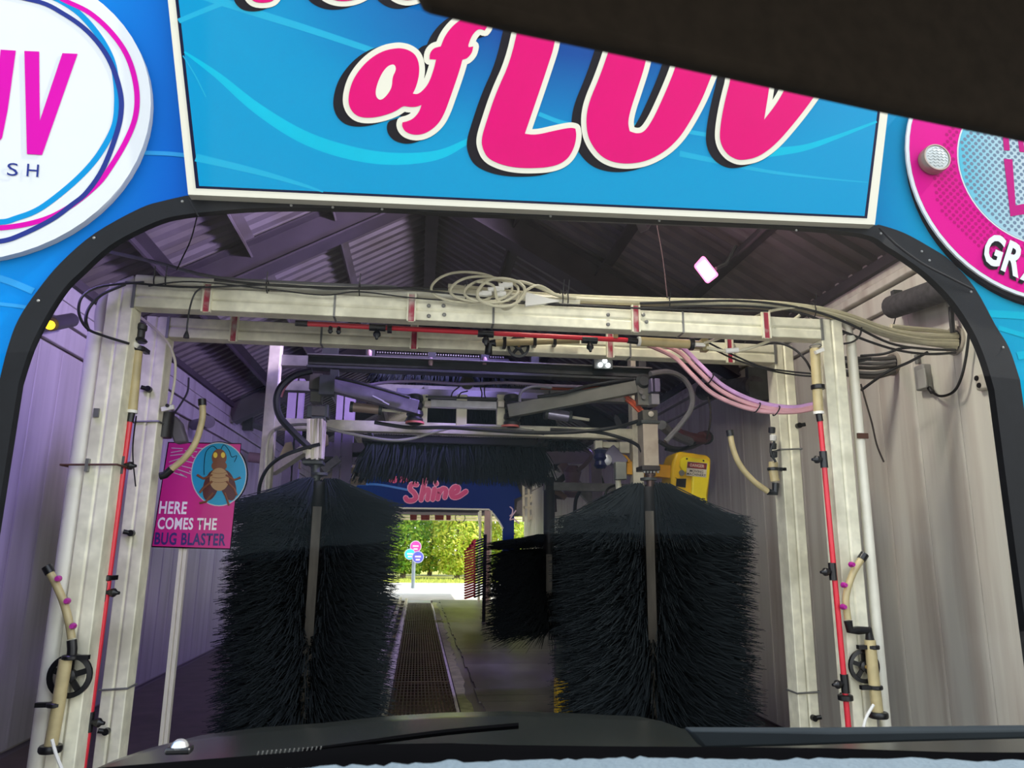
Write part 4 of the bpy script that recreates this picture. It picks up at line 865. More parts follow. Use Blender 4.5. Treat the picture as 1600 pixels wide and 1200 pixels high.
# overhead curtain brushes
def curtain(label, x0, x1, ytop, ybot, Y, n, seed, ww=.0045, ragged=.35, depth=.25, bar=True):
    rr = random.Random(seed); a_, b_2 = P(x0,ytop,Y), P(x1,ytop,Y); zt_ = (a_.z+b_2.z)/2; zb = P((x0+x1)/2,ybot,Y).z
    t = thing('overhead_brush', label, 'brush', ((a_.x+b_2.x)/2,Y,zt_))
    if bar:
        obj('carrier', MB().box(((a_.x+b_2.x)/2,Y,zt_+.03),(b_2.x-a_.x+.04,depth+.05,.06)), M('black carrier', (28,28,29), .5), t, bevel=.01)
        nb = MB()
        for k in range(int((b_2.x-a_.x)/.018)): nb.box((a_.x+k*.018,Y-depth/2-.03,zt_+.062),(.008,.012,.010))
        stuff(obj('beads', nb, steel, t))
    for xx in (a_.x+.05, b_2.x-.05): obj('support_arm', MB().bar((xx,5.045,ZB[0] if zt_ < 2.15 else ZB[1] if zt_ < 2.4 else ZB[2]),(xx,Y,zt_+.03),.03,.03), steel, t)
    mb = MB()
    for i in range(n):
        s = V((rr.uniform(a_.x,b_2.x), Y+rr.uniform(-depth,depth)/2, zt_)); L = (zt_-zb)*(1-ragged*rr.random()**1.5)
        out = (s.x-(a_.x+b_2.x)/2)/(b_2.x-a_.x)
        tip = s+V((rr.uniform(-.05,.05)+out*.14, rr.uniform(-.04,.04), -L)); m_ = (s+tip)/2+V((rr.uniform(-.015,.015),0,0)); w2 = rr.uniform(.6,1.4)*ww
        vs = []
        for p_,k in ((s,1),(m_,.9),(tip,.4)): vs += [p_+V((w2*k,0,0)), p_+V((-w2*k*.5,w2*k,0)), p_+V((-w2*k*.5,-w2*k,0))]
        mb.add(vs, [(0,1,4,3),(1,2,5,4),(2,0,3,5),(3,4,7,6),(4,5,8,7),(5,3,6,8),(6,7,8)])
    stuff(obj('bristles', mb, bristle_m, t, flat=True)); return t
curtain('wide black bristle curtain hanging in front of the blue exit wall', 572, 846, 700, 757, 5.6, 2300, 21, .006, .6, .35)
curtain('short black bristle curtain behind the hinge frame', 655, 850, 618, 668, 5.7, 1500, 22, .007, .2, .2)
curtain('high row of black bristles just under the dark guide rail', 590, 790, 572, 606, 5.3, 420, 23, .006, .4, .1)
curtain('low black brush bar right of the blue exit wall', 840, 902, 692, 704, 5.5, 300, 24, .006, .3, .2)
rg = thing('rear_gantry', 'dim lilac steel frame standing behind the brush gantry on the left', 'gantry', (P(500,740,6.4).x,6.4,0))
lil = M('lilac paint', (150,136,164), .5, .1, .1, 8)
for px in (450,461,525,541): q = P(px,740,6.4); obj('upright', MB().box((q.x,6.4,1.3),(.055 if px in (461,525) else .085,.08,2.6)), lil, rg)
for x0,y0,x1,y1,w_ in ((541,716,578,717,.10),(541,735,576,736,.05),(440,728,470,727,.06),(505,702,575,704,.12),(541,752,572,753,.05)): obj('cross_bar', MB().bar(P(x0,y0,6.4),P(x1,y1,6.4),.05,w_), lil if y0 < 730 and x0 > 500 else M('beige bar', (176,160,128), .5), rg)
obj('brace', MB().bar(P(505,735,6.3),P(530,716,6.3),.06,.06), steel, rg)
for lab,q in (('pale straw panel',[(434,718),(446,692),(455,690),(458,704),(436,719)]),('small pale straw panel',[(508,676),(512,680),(513,695),(507,698)])):
    o = obj('panel', MB().prism(pts(q,6.33),(0,.03,0)), M('straw panel', (208,196,146), .5), rg); o['label'] = lab
tag(obj('skew_beam', MB().bar(P(426,736,5.4),P(478,702,5.1),.05,.06), galv), 'pale steel bar slanting up behind the left brush motor', 'bar')
# hoses on the gantry
for (nm,lab,path,r,m) in [
 ('hose','thick black hydraulic hose arcing left of the left brush motor',[(488,579,4.5),(462,586,4.5),(440,603,4.5),(432,625,4.5),(437,650,4.5),(455,672,4.5),(478,694,4.52),(492,704,4.56)],.021,black),
 ('hose','brown red hose lying inside the thick black hose arc',[(478,583,4.56),(458,591,4.56),(444,605,4.56),(438,620,4.56)],.012,M('brown red hose',(110,60,54),.4)),
 ('hose','black hose from the left motor down to the left post',[(500,694,4.5),(470,702,4.5),(440,714,4.5),(418,732,4.55),(406,758,4.6),(404,790,4.65)],.011,black),
 ('hose','thin grey hose sagging under the cross beam from left post to middle',[(430,672,4.85),(448,665,4.8),(490,664,4.75),(540,676,4.7),(600,687,4.7),(640,686,4.7),(690,672,4.7),(730,666,4.7),(790,667,4.7),(850,678,4.75)],.0095,M('light grey hose',(158,156,152),.4)),
 ('conduit','grey metal conduit beside the left gantry post',[(414,790,4.9),(415,730,4.9),(417,695,4.9),(424,676,4.9),(440,666,4.9),(460,663,4.9)],.012,galv),
 ('cable','black cable along the lower beam of the gantry',[(585,660,4.68),(640,668,4.68),(700,668,4.66),(760,672,4.66),(830,676,4.66),(900,675,4.66),(960,668,4.6),(1004,656,4.5)],.012,black),
 ('cable','second black cable dropping from the lower beam to the right motor',[(860,671,4.67),(930,675,4.66),(970,684,4.6),(995,695,4.5),(1003,706,4.45)],.011,black),
 ('cable','black cable above the right swing arm',[(840,620,4.6),(880,614,4.55),(915,604,4.52),(950,598,4.5),(990,592,4.48)],.011,black),
 ('hose','lilac grey hose across the top of the hinge frame',[(560,606,4.6),(600,598,4.6),(660,596,4.6),(720,600,4.6),(790,598,4.6),(850,602,4.6),(910,604,4.6)],.010,M('lilac grey hose',(136,124,148),.4)),
 ('hose','orange hose behind the right swing arm',[(845,606,4.68),(880,607,4.68),(915,606,4.68),(950,606,4.66)],.011,hose_org),
 ('hose','grey hose looping beside the hinge frame',[(812,628,4.58),(815,612,4.58),(835,604,4.58),(862,606,4.58)],.010,hose_grey),
 ('hose','black hose on top of the left swing arm',[(524,590,4.5),(560,598,4.5),(600,609,4.54),(640,621,4.58)],.010,black),
 ('hose','big grey hose arcing right of the right brush motor',[(1016,584,4.5),(1045,581,4.55),(1068,592,4.6),(1081,615,4.6),(1079,640,4.6),(1062,665,4.6),(1040,690,4.6)],.018,hose_grey)]:
    ph(nm, lab, path, r, m, 'cable' if nm == 'cable' else 'hose' if nm == 'hose' else 'conduit')
for k,dx in enumerate((0,6)):
    ph('hose', ['upper orange hose slanting to the right gear box','lower orange hose slanting to the right gear box'][k], [(976+dx*.4,618+dx,4.55),(990,628+dx,4.53),(1004,642+dx,4.5)], .012, hose_org)
# gantry lights
t = thing('work_light', 'three small bright lamps in a dark fitting on the guide rail', 'light', P(944,568,4.5))
fr('housing', 928,560,958,577, 4.5,.05, dark_steel, t)
for px,py in ((938,570),(945,564),(950,571)):
    obj('bulb', MB().lathe(P(px,py,4.49),(0,-1,0),[(.014,0),(.014,.006),(.008,.012)],12), M('lit bulb', (250,250,255), .4, emit=6), t)
# red mirror-like sensors etc near the middle are left to the hinge frame

# yellow motor housing ------------------------------------------------------------
YY_ = 4.95
y = thing('motor_housing', 'yellow machine guard with a danger label behind the right brush', 'machine', P(1085,745,YY_))
yo = [(1051,722),(1056,708),(1063,705),(1104,711),(1111,716),(1111,730),(1106,786),(1098,790),(1076,786),(1049,762),(1049,740)]
obj('shell', MB().prism(pts(yo,YY_),(0,.22,0)), yellow, y, bevel=.015)
fo = [(1061,718),(1066,714),(1101,718),(1107,723),(1107,740),(1102,775),(1104,786),(1098,789),(1077,783),(1079,760),(1080,742),(1066,738),(1061,730)]
obj('cover', MB().prism(pts(fo,YY_-.002),(0,-.03,0)), yellow_hi, y, bevel=.008)
obj('opening', MB().prism(pts([(1057,748),(1072,748),(1071,762),(1056,760)],YY_-.001),(0,-.004,0)), M('hole dark',()), y); obj('opening_rim', MB().prism(pts([(1055,746),(1074,746),(1074,748),(1057.5,748)],YY_-.001),(0,-.012,0)), yellow, y)
obj('round_plug', MB().lathe(P(1065,739,YY_-.03),(0,-1,0),[(.02,0),(.02,.006)],14), M('grey plug', (130,126,110), .5), y)
for px,py in ((1073,717),(1099,720)): obj('screw', MB().lathe(P(px,py,YY_-.032),(0,-1,0),[(.006,0),(.006,.005)],8), black, y)
dl = obj('danger_label', MB().prism(pts([(1074,721),(1105,724),(1103,746),(1072,743)],YY_-.033),(0,-.003,0)), M('label white', (224,216,196), .5, 0, .03), y)
lq = lambda x,y_: P(x,y_,YY_-.0372)
obj('label_band', MB().prism([lq(1074.4,721.4),lq(1104.6,724.3),lq(1103.6,733.8),lq(1073.4,731)],(0,-.0005,0)), M('label brown red', (110,34,34), .5, 0, .05), dl)
obj('label_oval', MB().prism([P(1089+13.5*math.cos(k*.3142),727.6+3.6*math.sin(k*.3142)+1.3*math.cos(k*.3142),YY_-.038) for k in range(20)],(0,-.0004,0)), M('label red', (176,50,50), .5, 0, .03), dl)
text('lettering', 'DANGER', [P(1078.2,728.9,YY_-.0387),P(1100,731,YY_-.0387),P(1078.5,724.0,YY_-.0387)], M('label white',()), dl, bold=.015, spacing=1.05)
text('lettering', 'MOVING', [P(1077.5,737.5,YY_-.0377),P(1098.5,739.6,YY_-.0377),P(1078,733.4,YY_-.0377)], black, dl, bold=.012, spacing=1.05)
text('lettering', 'MACHINERY', [P(1073,742.0,YY_-.0377),P(1102.5,744.9,YY_-.0377),P(1073.4,738.2,YY_-.0377)], black, dl, bold=.012, spacing=1.05)
rs = random.Random(4)
mb = MB()
for k in range(16):
    x = 1078+rs.random()*22; yv = 776+rs.random()*8+ (x-1078)*.12; mb.bar(P(x,yv,YY_-.032),P(x+rs.uniform(2,6),yv+rs.uniform(-1.5,1.5),YY_-.032),.0015,.007)
obj('grime_marks', mb, black, y)
ya = thing('machine_arm', 'yellow steel arm running left from the machine guard behind the tan box', 'arm', P(1015,735,YY_+.05))
obj('beam', MB().prism(pts([(979,720),(1000,721),(1004,723),(1050,727),(1050,747),(979,741)],YY_+.03),(0,.09,0)), M('orange yellow paint', (232,170,18), .35, 0, .1, 8), ya, bevel=.006)
obj('hook', MB().prism(pts([(964,712),(969,708.5),(979,711),(986,720),(982,724),(976,716),(968,717)],YY_+.02),(0,.05,0)), M('orange yellow paint',()), ya, bevel=.004)
t = thing('gear_motor', 'grey gear motor with a blue coupling left of the yellow arm', 'motor', P(960,730,YY_))
obj('casing', MB().bar(P(949,703,YY_+.02),P(972,728,YY_+.02),.10,.07,up=(0,-1,0)), M('violet steel', (140,134,156), .35, .4), t, bevel=.006)
obj('terminal_box', MB().box(P(969,736,YY_-.04),(.075,.06,.12)), M('grey cast', (152,154,144), .5, .2), t, bevel=.006)
obj('blue_coupling', MB().lathe(P(938,716,YY_-.02),(0,0,1),[(.03,-.07),(.045,-.05),(.035,-.02),(.048,0),(.035,.03),(.045,.055),(.02,.07)],14), M('navy plastic', (24,28,70), .35), t)
obj('round_boss', MB().lathe(P(947,719,YY_-.02),(-.3,-1,0),[(.04,-.02),(.04,.02),(.025,.03)],14), M('pale alloy',()), t); obj('lower_pipe', MB().cyl(P(965,748,YY_),P(969,782,YY_),.02,10), galv, t)
fr('bracket', 930,688,942,706, YY_-.02,.05, galv, t); fr('bracket', 968,690,984,708, YY_,.05, galv, t); fr('bracket', 942,690,968,700, YY_+.02,.05, galv, t)
# bug sign on a pole ---------------------------------------------------------------
YK = 3.95
b = thing('bug_sign', 'magenta sign on a pale pole announcing the bug blaster, with a blue disc', 'sign', PZ(250,1175,0) if False else V((P(262,1100,YK).x,YK,0)))
ptop, pbot = P(285,858,YK+.02), P(285,858,YK+.02)
pole_b = P(256,1150,YK+.02); obj('pole', MB().profile((pole_b.x+(pole_b.x-P(285,858,YK+.02).x)*0.2,YK+.03,0),(P(286,840,YK).x,YK+.03,P(286,840,YK).z),[(-.019,-.015),(-.019,.015),(-.003,.015),(0,.008),(.003,.015),(.019,.015),(.019,-.015)],up=(0,-1,0)), M('pale pole', (214,208,192), .45, 0, .05), b)
sm = M('sign dark magenta', (206,30,132), .45, 0, .03)
obj('board', MB().prism(pts([(264,692),(376,694),(359,857),(238,853)],YK),(0,.012,0)), sm, b)
obj('board_edge', MB().prism(pts([(262.5,690.5),(377,692.5),(360.5,859),(236.5,855)],YK+.004),(0,.006,0)), ink, b)
def ell(cx,cy,rx,ry,n=40,rot=0): return [(cx+rx*math.cos(t)*math.cos(rot)-ry*math.sin(t)*math.sin(rot), cy+rx*math.cos(t)*math.sin(rot)+ry*math.sin(t)*math.cos(rot)) for t in [2*math.pi*k/n for k in range(n)]]
lay = [0]
def flat(name, poly, m, dz=.0006, parent=None):
    lay[0] += 1; return obj(name, MB().prism(pts(poly, YK-.001-.0004*lay[0]),(0,.0003,0)), m, parent or b, flat=True)
obj('disc', MB().prism(pts(ell(342.5,741,44.8,51.2),YK+.003),(0,.008,0)), ink, b)
flat('disc_rim', ell(342,741,43.6,50), logo_white); dd = flat('disc_face', ell(342,741,42.2,48.4), M('disc blue', (10,152,196), .45, 0, .03))
for (x0,y0,x1,y1) in [(268,700,286,701),(267,707,285,704),(266,712,290,709),(289,704,308,706),(300,699,318,701),(284,713,302,712),(264,722,282,716),(264,728,278,722),(284,719,306,724),(264,734,276,729),(270,738,290,745),(276,733,300,741),(284,728,304,733),(300,714,310,716),(296,736,308,745),(281,740,292,746)]:
    obj('spray_dash', MB().bar(P(x0,y0,YK-.0012),P(x1,y1,YK-.0012),.001,.0035), logo_white, b)
bug = M('bug brown', (124,72,46), .5, 0, .04); belly = M('bug tan', (176,140,96), .5, 0, .03); bd = M('bug dark brown', (84,30,30), .5, 0, .03)
# a plain cockroach: wing cases, segmented belly, six legs, two feelers
flat('wing_case', ell(330,758,12,25,24,.28), bd, parent=dd); flat('wing_case', ell(356,758,12,25,24,-.28), bd, parent=dd)
for l in ([(332,742),(318,748),(308,742)],[(353,742),(366,750),(376,746)],[(333,770),(322,784),(312,786)],[(351,770),(356,784),(358,790)],[(332,752),(318,762),(312,770)],[(354,752),(366,764),(370,774)]):
    lay[0] += 1; obj('bug_leg', MB().tube([P(x,yv,YK-.001-.0004*lay[0]) for x,yv in l],.006,6), bug, dd)
flat('bug_head', ell(342.5,715,11.5,13.5), bug, parent=dd); flat('bug_neck', ell(342.5,728,12,9), bug, parent=dd)
flat('bug_belly', ell(342.5,749,15,18), belly, parent=dd)
for yv in (740,747,754): obj('belly_line', MB().tube([P(x,yv+((x-342)/12)**2*-2,YK-.001-.0004*lay[0]-.0004) for x in (331,337,342,348,354)],.0012,4), bug, dd)
for ex in (336.5,348.5): flat('bug_eye', ell(ex,711,3.2,4.4), M('bug eye', (236,204,70), .5, 0, .02), parent=dd)
for pa in ([(340,703),(332,697),(322,706),(319,725),(319,742)],[(345,703),(350,695),(358,704),(362,714),(370,712),(366,722)]):
    obj('feeler', MB().tube(smooth_path([P(x,yv,YK-.004) for x,yv in pa],4),.0015,5), ink, dd)
for s,bl,br_,tl,m in (('HERE',(248,802.5),(291,803.5),(250.5,783)),('COMES THE',(245.5,827),(338,828.5),(247.5,808)),('BUG BLASTER',(241,851.5),(352,853),(243,831))) if False else ():
    pass
for s,bl,br_,tl,m in (('HERE',(248,802.5),(291,803.5),(250.5,783),M('sign letter white', (246,236,242), .5, 0, .02)),('COMES THE',(245.5,827),(338,828.5),(247.5,808),M('sign letter white',())),('BUG BLASTER',(241,851),(352,853),(243,831.5),M('sign letter indigo', (58,36,112), .5, 0, .02))):
    text('lettering', s, [P(*bl,YK-.001),P(*br_,YK-.001),P(*tl,YK-.001)], m, b, bold=.028, shear=0, spacing=1.08)
# ================================================================== CONVEYOR AND FLOOR THINGS
gr = thing('floor_grating', 'brown steel floor grating running down the tunnel between the wheel tracks', 'grating', ((GX0+GX1)/2,11.5,0))
rust = M('rusty grating', (104,84,66), .45, .5, .3, 9, stain=(58,44,36), stain_scale=4, stain_amt=.5)
gw = GX1-GX0-.10; gx0 = GX0+.05; nb = 17
for k in range(nb): obj('grating_bar', MB().box((gx0+gw*(k+.5)/nb,11.4,-.02),(.009,12.2,.04)), rust, gr)
cb = obj('cross_bar', MB().box((gx0+gw/2,5.36,-.016),(gw,.028,.026)), rust, gr)
for k in range(1,90): dup_part(cb, gr, (0,k*.136,0))
for k in range(6): obj('end_plate', MB().box((gx0+gw/2,5.32+k*2.03,-.012),(gw,.06,.03)), rust, gr)
for x in (gx0-.012, gx0+gw+.012): obj('edge_angle', MB().box((x,11.4,-.012),(.024,12.2,.03)), galv, gr)
tag(obj('ramp_plate', MB().box((gx0+gw/2,17.9,.006),(gw,.8,.012)), M('pale plate', (190,196,190), .35, .3)), 'pale metal plate at the far end of the floor grating', 'plate')
gd = thing('guide_rail', 'pale steel guide rail along the left edge of the floor grating', 'rail', (GX0-.04,11.3,0))
obj('rail', MB().cyl((GX0+.015,5.6,.05),(GX0+.015,18.0,.05),.035,12), galv, gd); obj('rail', MB().box((GX0-.12,12.0,.05),(.05,12.0,.10)), galv, gd)
for k in range(14): obj('rail_foot', MB().box((GX0-.05,6.0+k*.9,.02),(.20,.06,.04)), steel, gd)
rl = thing('roller_track', 'row of pale rollers left of the guide rail', 'roller', (GX0-.25,14,0))
for k in range(22): obj('roller', MB().cyl((GX0-.33,11.0+k*.3,.06),(GX0-.17,11.0+k*.3,.06),.05,10), M('pale roller', (196,196,182), .5), rl)
ce_ = MB(); rr = random.Random(12); left = []; 
for k in range(60): left.append((5.9+k*.2, .05+rr.random()*.05))
vs = []; 
for yv,wv in left: vs += [(GX1-.02,yv,.008),(GX1+wv,yv,.006),(GX1+wv,yv,-.02)]
ce_.add(vs, [f for k in range(59) for f in ((3*k,3*k+1,3*k+4,3*k+3),(3*k+1,3*k+2,3*k+5,3*k+4))])
struct(obj('trench_edge', ce_, M('chewed kerb', (176,180,120), .6, 0, .3, 12)))
struct(obj('drip_edge', MB().box((GX0-.02,12,.004),(.03,12.6,.012)), galv))

# ================================================================== RIGHT AND LEFT WALL CLUTTER
Yc = 7.6
t = thing('pipe_stand', 'grey pipe frame against the right wall left of the gear motor', 'frame', P(900,790,Yc))
def fb(x0,y0,x1,y1,wd_,m=steel,Y=Yc,nm='frame_bar'): obj(nm, MB().bar(P(x0,y0,Y),P(x1,y1,Y),wd_,wd_), m, t)
fb(846,716,930,714,.12,M('lilac galvanised', (150,140,146), .5, .2)); fb(929,708,935,860,.11,M('lilac galvanised',())); fb(877,724,892,748,.09,M('mauve steel', (150,124,124), .5, .2)); fb(896,752,928,786,.09); fb(890,750,905,738,.05); fb(862,764,884,742,.06,dark_steel); fb(880,776,866,774,.06,M('dark rust', (70,46,40), .6)); fb(928,712,944,762,.03,dark_steel)
fb(861,750,863,800,.08,M('dark rust',())); _q = P(932,800,Yc); obj('upright', MB().box((_q.x,Yc+.05,_q.z/2),(.10,.10,_q.z)), steel, t)
obj('joint', MB().lathe(P(894,752,Yc-.1),(0,-.2,1),[(.05,-.16),(.09,-.1),(.07,0),(.09,.1),(.05,.16)],12), M('mauve steel',()), t)
for nm,lab,path,r,m in [('hose','tan hose curving left of the pipe frame',[(850,742,7.4),(853,755,7.4),(862,764,7.4),(876,772,7.4),(884,778,7.4)],.03,M('tan hose',(150,124,92),.5)),
 ('cable','black cable hanging from the pipe frame to the brush',[(906,768,7.3),(900,780,7.3),(898,800,7.3),(897,824,7.3)],.018,black),
 ('cable','black cable looping below the gear motor',[(962,758,5.2),(950,764,5.2),(945,778,5.2),(948,794,5.2)],.009,black),
 ('hose','grey hose curling over the pipe frame',[(902,736,7.4),(916,724,7.4),(924,712,7.4),(918,704,7.4),(904,700,7.4)],.022,M('mauve grey hose',(140,120,122),.5)),
 ('hose','dark red hose on the right wall above the yellow guard',[(1060,678,5.6),(1080,684,5.7),(1094,686,5.75),(1101,685,5.8)],.045,M('dark red hose',(104,58,60),.5)),
 ('cable','dark cable bundle under the dark red hose',[(1030,690,5.5),(1050,700,5.6),(1075,700,5.7),(1100,690,5.8)],.018,M('dark grey hose',())),
 ('cable','second dark cable crossing the dark red hose',[(1040,702,5.5),(1062,704,5.6),(1085,692,5.7),(1098,678,5.8)],.012,black),
 ('wire','thin grey wire hanging from the far round duct',[(1106,620,5.4),(1110,640,5.4),(1109,665,5.4),(1104,685,5.5)],.008,M('dark wire',())),
 ('hose','grey pipe slanting from the right motor to the wall',[(1034,664,5.0),(1048,676,5.2),(1062,684,5.4),(1078,690,5.6)],.035,hose_grey)]:
    ph(nm, lab, path, r, m, 'cable' if nm in ('cable','wire') else 'hose')
t = thing('pipe_entry', 'dark pipe stub on the right wall at the end of the dark red hose', 'pipe', P(1101,682,5.8))
obj('stub', MB().cyl(P(1096,684,5.75),P(1103,683,5.85),.05,14), M('dark red hose',()), t); obj('stub_band', MB().cyl(P(1102,684,5.84),P(1104,683.6,5.87),.058,14), dark_steel, t)
t = thing('wall_bracket', 'small grey bracket showing through the right brush bristles', 'bracket', P(933,870,5.0))
fr('plate', 924,847,943,884, 5.0,.05, M('grey cast',()), t); fr('plate', 920,845,944,852, 4.98,.05, dark_steel, t)
t = thing('yellow_foot', 'yellow painted machine foot with dark upright, low behind the right brush', 'machine', (P(880,1070,4.9).x,4.9,0))
c = P(880,1068,4.9); obj('foot', MB().box((c.x,4.9,c.z/2+.03),(.10,.12,c.z)), yellow, t, bevel=.01)
c2 = P(878,1030,4.9); obj('upright', MB().box((c2.x,4.95,c2.z/2+.06),(.07,.06,c2.z+.12)), dark_steel, t)
# left wall fixtures
def wallL(px,py,off=.02): return PX(px,py,XL+.03+off)
t = thing('wall_light', 'dark tube light with an amber glowing lens on the left wall', 'light', wallL(92,502,.05))
obj('tube', MB().cyl(wallL(80,506,.07),wallL(112,500,.07),.045,16), M('dark grey shell', (60,56,64), .5), t)
obj('amber_lens', MB().lathe(wallL(78,508,.075),(0.3,-1,-.12),[(.028,0),(.025,.010),(.012,.016)],16), M('amber lens', (250,196,30), .3, emit=1.6), t)
t = thing('hinged_flap', 'dark grey flap hinged beside the second arch above the bug sign', 'flap', P(275,668,3.62))
obj('flap', MB().prism(pts([(262,646),(272,649),(282,660),(291,690),(272,693),(264,672)],3.62),(0,.06,0)), M('grey flap', (96,92,100), .55), t, bevel=.01)
obj('hinge', MB().cyl(P(259,644,3.6),P(254,684,3.6),.04,12), black, t)
t = thing('pipe_stub', 'grey pipe stub sticking out of the purple lit left wall', 'pipe', wallL(305,664))
sq = wallL(303,664,0); obj('stub', MB().cyl(sq,sq+V((.20,-.22,0)),.055,16), M('stub grey', (110,112,124), .5), t); obj('stub_rim', MB().cyl(sq+V((.19,-.21,0)),sq+V((.21,-.235,0)),.064,16), M('dark grey hose',()), t)
hose('wire', 'thin black wire hanging across the purple lit left wall', [P(295,590,4.6),P(293,612,4.6),P(282,632,4.6),P(269,650,4.6)], .006, black, 'wire')
t = thing('small_bracket', 'white plastic pipe clip on the left post of the second arch', 'bracket', P(262,636,YB))
obj('clip', MB().bar(P(253,640,YB-.01),P(272,636,YB-.01),.02,.02), white_pl, t); obj('screw', MB().lathe(P(262,634,YB-.02),(0,-1,0),[(.008,0),(.008,.01)],8), black, t)
sq = wallL(388,662,.05); t = thing('wall_clamp', 'dark clamp on the far end of the left eave', 'clamp', sq)
obj('jaw', MB().box(sq,(.12,.10,.18)), black, t); obj('jaw_arm', MB().bar(sq,sq+V((.22,0,-.08)),.06,.06), dark_steel, t)
t = thing('eye_stub', 'pinkish pipe stub on the left wall beside the blue disc', 'pipe', wallL(389,714))
sq = wallL(389,714,0); obj('stub', MB().cyl(sq,sq+V((.18,0,-.02)),.07,12), M('mauve steel',()), t); obj('stub_rim', MB().cyl(sq+V((.17,0,-.02)),sq+V((.21,0,-.023)),.09,12), galv, t)
# pink flood lamp under the right roof slope
fl_c = P(1103,421,4.0); t = thing('flood_lamp', 'glowing pinkish white flood lamp under the dark roof', 'light', fl_c)
ln = [(1100,399),(1124,430),(1106,444),(1085,416)]
obj('case', MB().prism(pts(ln,4.0),(0.02,.07,.03)), M('pink case', (236,110,170), .4, emit=1.4), t, bevel=.012)
def shrink(q, s): 
    mx_ = sum(a for a,_ in q)/len(q); my_ = sum(b_ for _,b_ in q)/len(q); return [(mx_+(a-mx_)*s, my_+(b_-my_)*s) for a,b_ in q]
obj('glass', MB().prism(pts(shrink(ln,.66),3.995),(0,-.004,0)), M('lamp glass', (255,236,246), .3, emit=7), t)
obj('yoke', MB().tube([P(1118,420,4.06),P(1135,412,4.12),P(1150,385,4.22)],.012,6), dark_steel, t)
pl = bpy.data.lights.new('flood_lamp_light','POINT'); pl.energy = 1.5; pl.color = (1,.6,.78); pl.shadow_soft_size = .06
po = bpy.data.objects.new('flood_lamp_light', pl); COL.objects.link(po); po.location = P(1102,424,3.88)
# the purple lamps' own fixtures
for i,(a,b_,p) in enumerate(LAMPS):
    d = (V(b_)-V(a)).normalized(); t = thing('wash_lamp', ['purple wash lamp under the right eave nearest the entrance','purple wash lamp under the right eave beyond the arches','purple wash lamp under the right eave far down the tunnel','purple wash lamp high inside the front by the left wall'][i], 'light', a)
    obj('case', MB().lathe(V(a)-d*.02,-d,[(.10,0),(.10,.05),(.06,.10)],16), dark_steel, t)
    obj('bracket', MB().bar(V(a)-d*.1,(XR,a[1],a[2]+.1) if a[0] > 2 else (a[0]+.02,a[1]+.02,roof_z(a[0])),.03,.03), dark_steel, t)

for i,(a,b_,p) in enumerate(FILL_LAMPS):  # casings for the added fill lights
    d = (V(b_)-V(a)).normalized(); t = thing('fill_lamp', ['added fill lamp inside over the entrance','added fill lamp under the ridge near the exit'][i], 'light', a)
    obj('case', MB().lathe(V(a)-d*.05,-d,[(.10,0),(.10,.05),(.06,.10)],16), dark_steel, t)
    obj('hanger', MB().cyl(V(a)-d*.1,V((a[0],a[1],roof_z(a[0]))),.012,8), steel, t)

a, b_ = ROOF_FILL; d = (V(b_)-V(a)).normalized(); t = thing('roof_fill_lamp', 'added lilac fill lamp under the right roof slope aimed at the left roof', 'light', a)
obj('case', MB().lathe(V(a)-d*.05,-d,[(.08,0),(.08,.05),(.05,.09)],16), dark_steel, t); obj('hanger', MB().cyl(V(a)-d*.1,V((a[0],a[1],roof_z(a[0]))),.012,8), steel, t)  # casing for the added roof fill light
# ================================================================== EXIT AND BEYOND
YX = ZS-.02
xs = M('exit sign pink', (206,36,120), .5, 0, .03)
es = thing('exit_lettering', 'pink script word Shine on the blue exit wall', 'lettering', P(690,790,YX))
def word(s, bl, br_, tl, m, lift, bold, shear): return text('letter', s, [P(*bl,YX),P(*br_,YX),P(*tl,YX)], m, es, bold=bold, shear=shear, lift=lift)
xo = M('exit sign rim', (236,150,196), .5, 0, .02)
def script(strokes, r, m, lift, nm='letter'):
    for st in strokes:
        mb = MB(); p = smooth_path([V((a,b_,0)) for a,b_ in st],5)
        mb.v = []; q = [(v.x,v.y) for v in p]
        L0 = lift
        for i in range(len(q)-1):
            a, b_ = V(q[i]), V(q[i+1]); lift = L0+2e-5*i
            if (b_-a).length < 1e-4: continue
            d = (b_-a).normalized(); nn = V((-d.y,d.x))*r
            mb.add([P(*(a+nn),YX-lift),P(*(b_+nn),YX-lift),P(*(b_-nn),YX-lift),P(*(a-nn),YX-lift)], [(0,1,2,3)])
        for i, a in enumerate(q): lift = L0+2e-5*i+1e-5; mb.add([P(a[0]+r*math.cos(k*.785),a[1]+r*math.sin(k*.785),YX-lift) for k in range(8)], [tuple(range(8))])
        lift = L0; obj(nm, mb, m, es, flat=True)
SH = [[(651,757),(643,757),(641,764),(647,770),(650,777),(645,782),(637,782),(634,778)],[(664,750),(661,765),(658,781)],[(659,774),(665,766),(670,766),(668,780)],[(679,764),(676,780)],[(681,754.5),(681.5,756)],[(686,766),(684,779)],[(685,773),(691,764),(697,766),(695,777)],[(703,772),(711,766),(709,760),(704,763),(702,771),(706,777),(713,776),(722,770),(731,762)]]
SH[-1] = [(706,771),(714,768),(716,762),(710,761),(705,768),(707,776),(716,776),(728,768)]
script(SH, 4.6, xo, .004, 'letter_outline'); script(SH, 3.4, xs, .006)
WD = [[(611,746),(610,752)],[(617,745),(614,752),(618,752),(620,746)],[(627,746),(625,752)],[(632,745),(631,752)],[(638,746),(636,751)]]
script(WD, 2.2, xs, .006)
sc = [[(797,792),(801,796),(800,803),(797,806)],[(806,798),(800,806),(797,812),(803,811),(808,815),(811,818)]]
es2 = es; script(sc, 1.0, M('pale pink script', (222,190,220), .5), .006)
band('print_stripe', [(560,757),(590,757),(620,762),(650,768)], .05, M('exit swoosh', (20,110,210), .5), wb, ZS-.004)
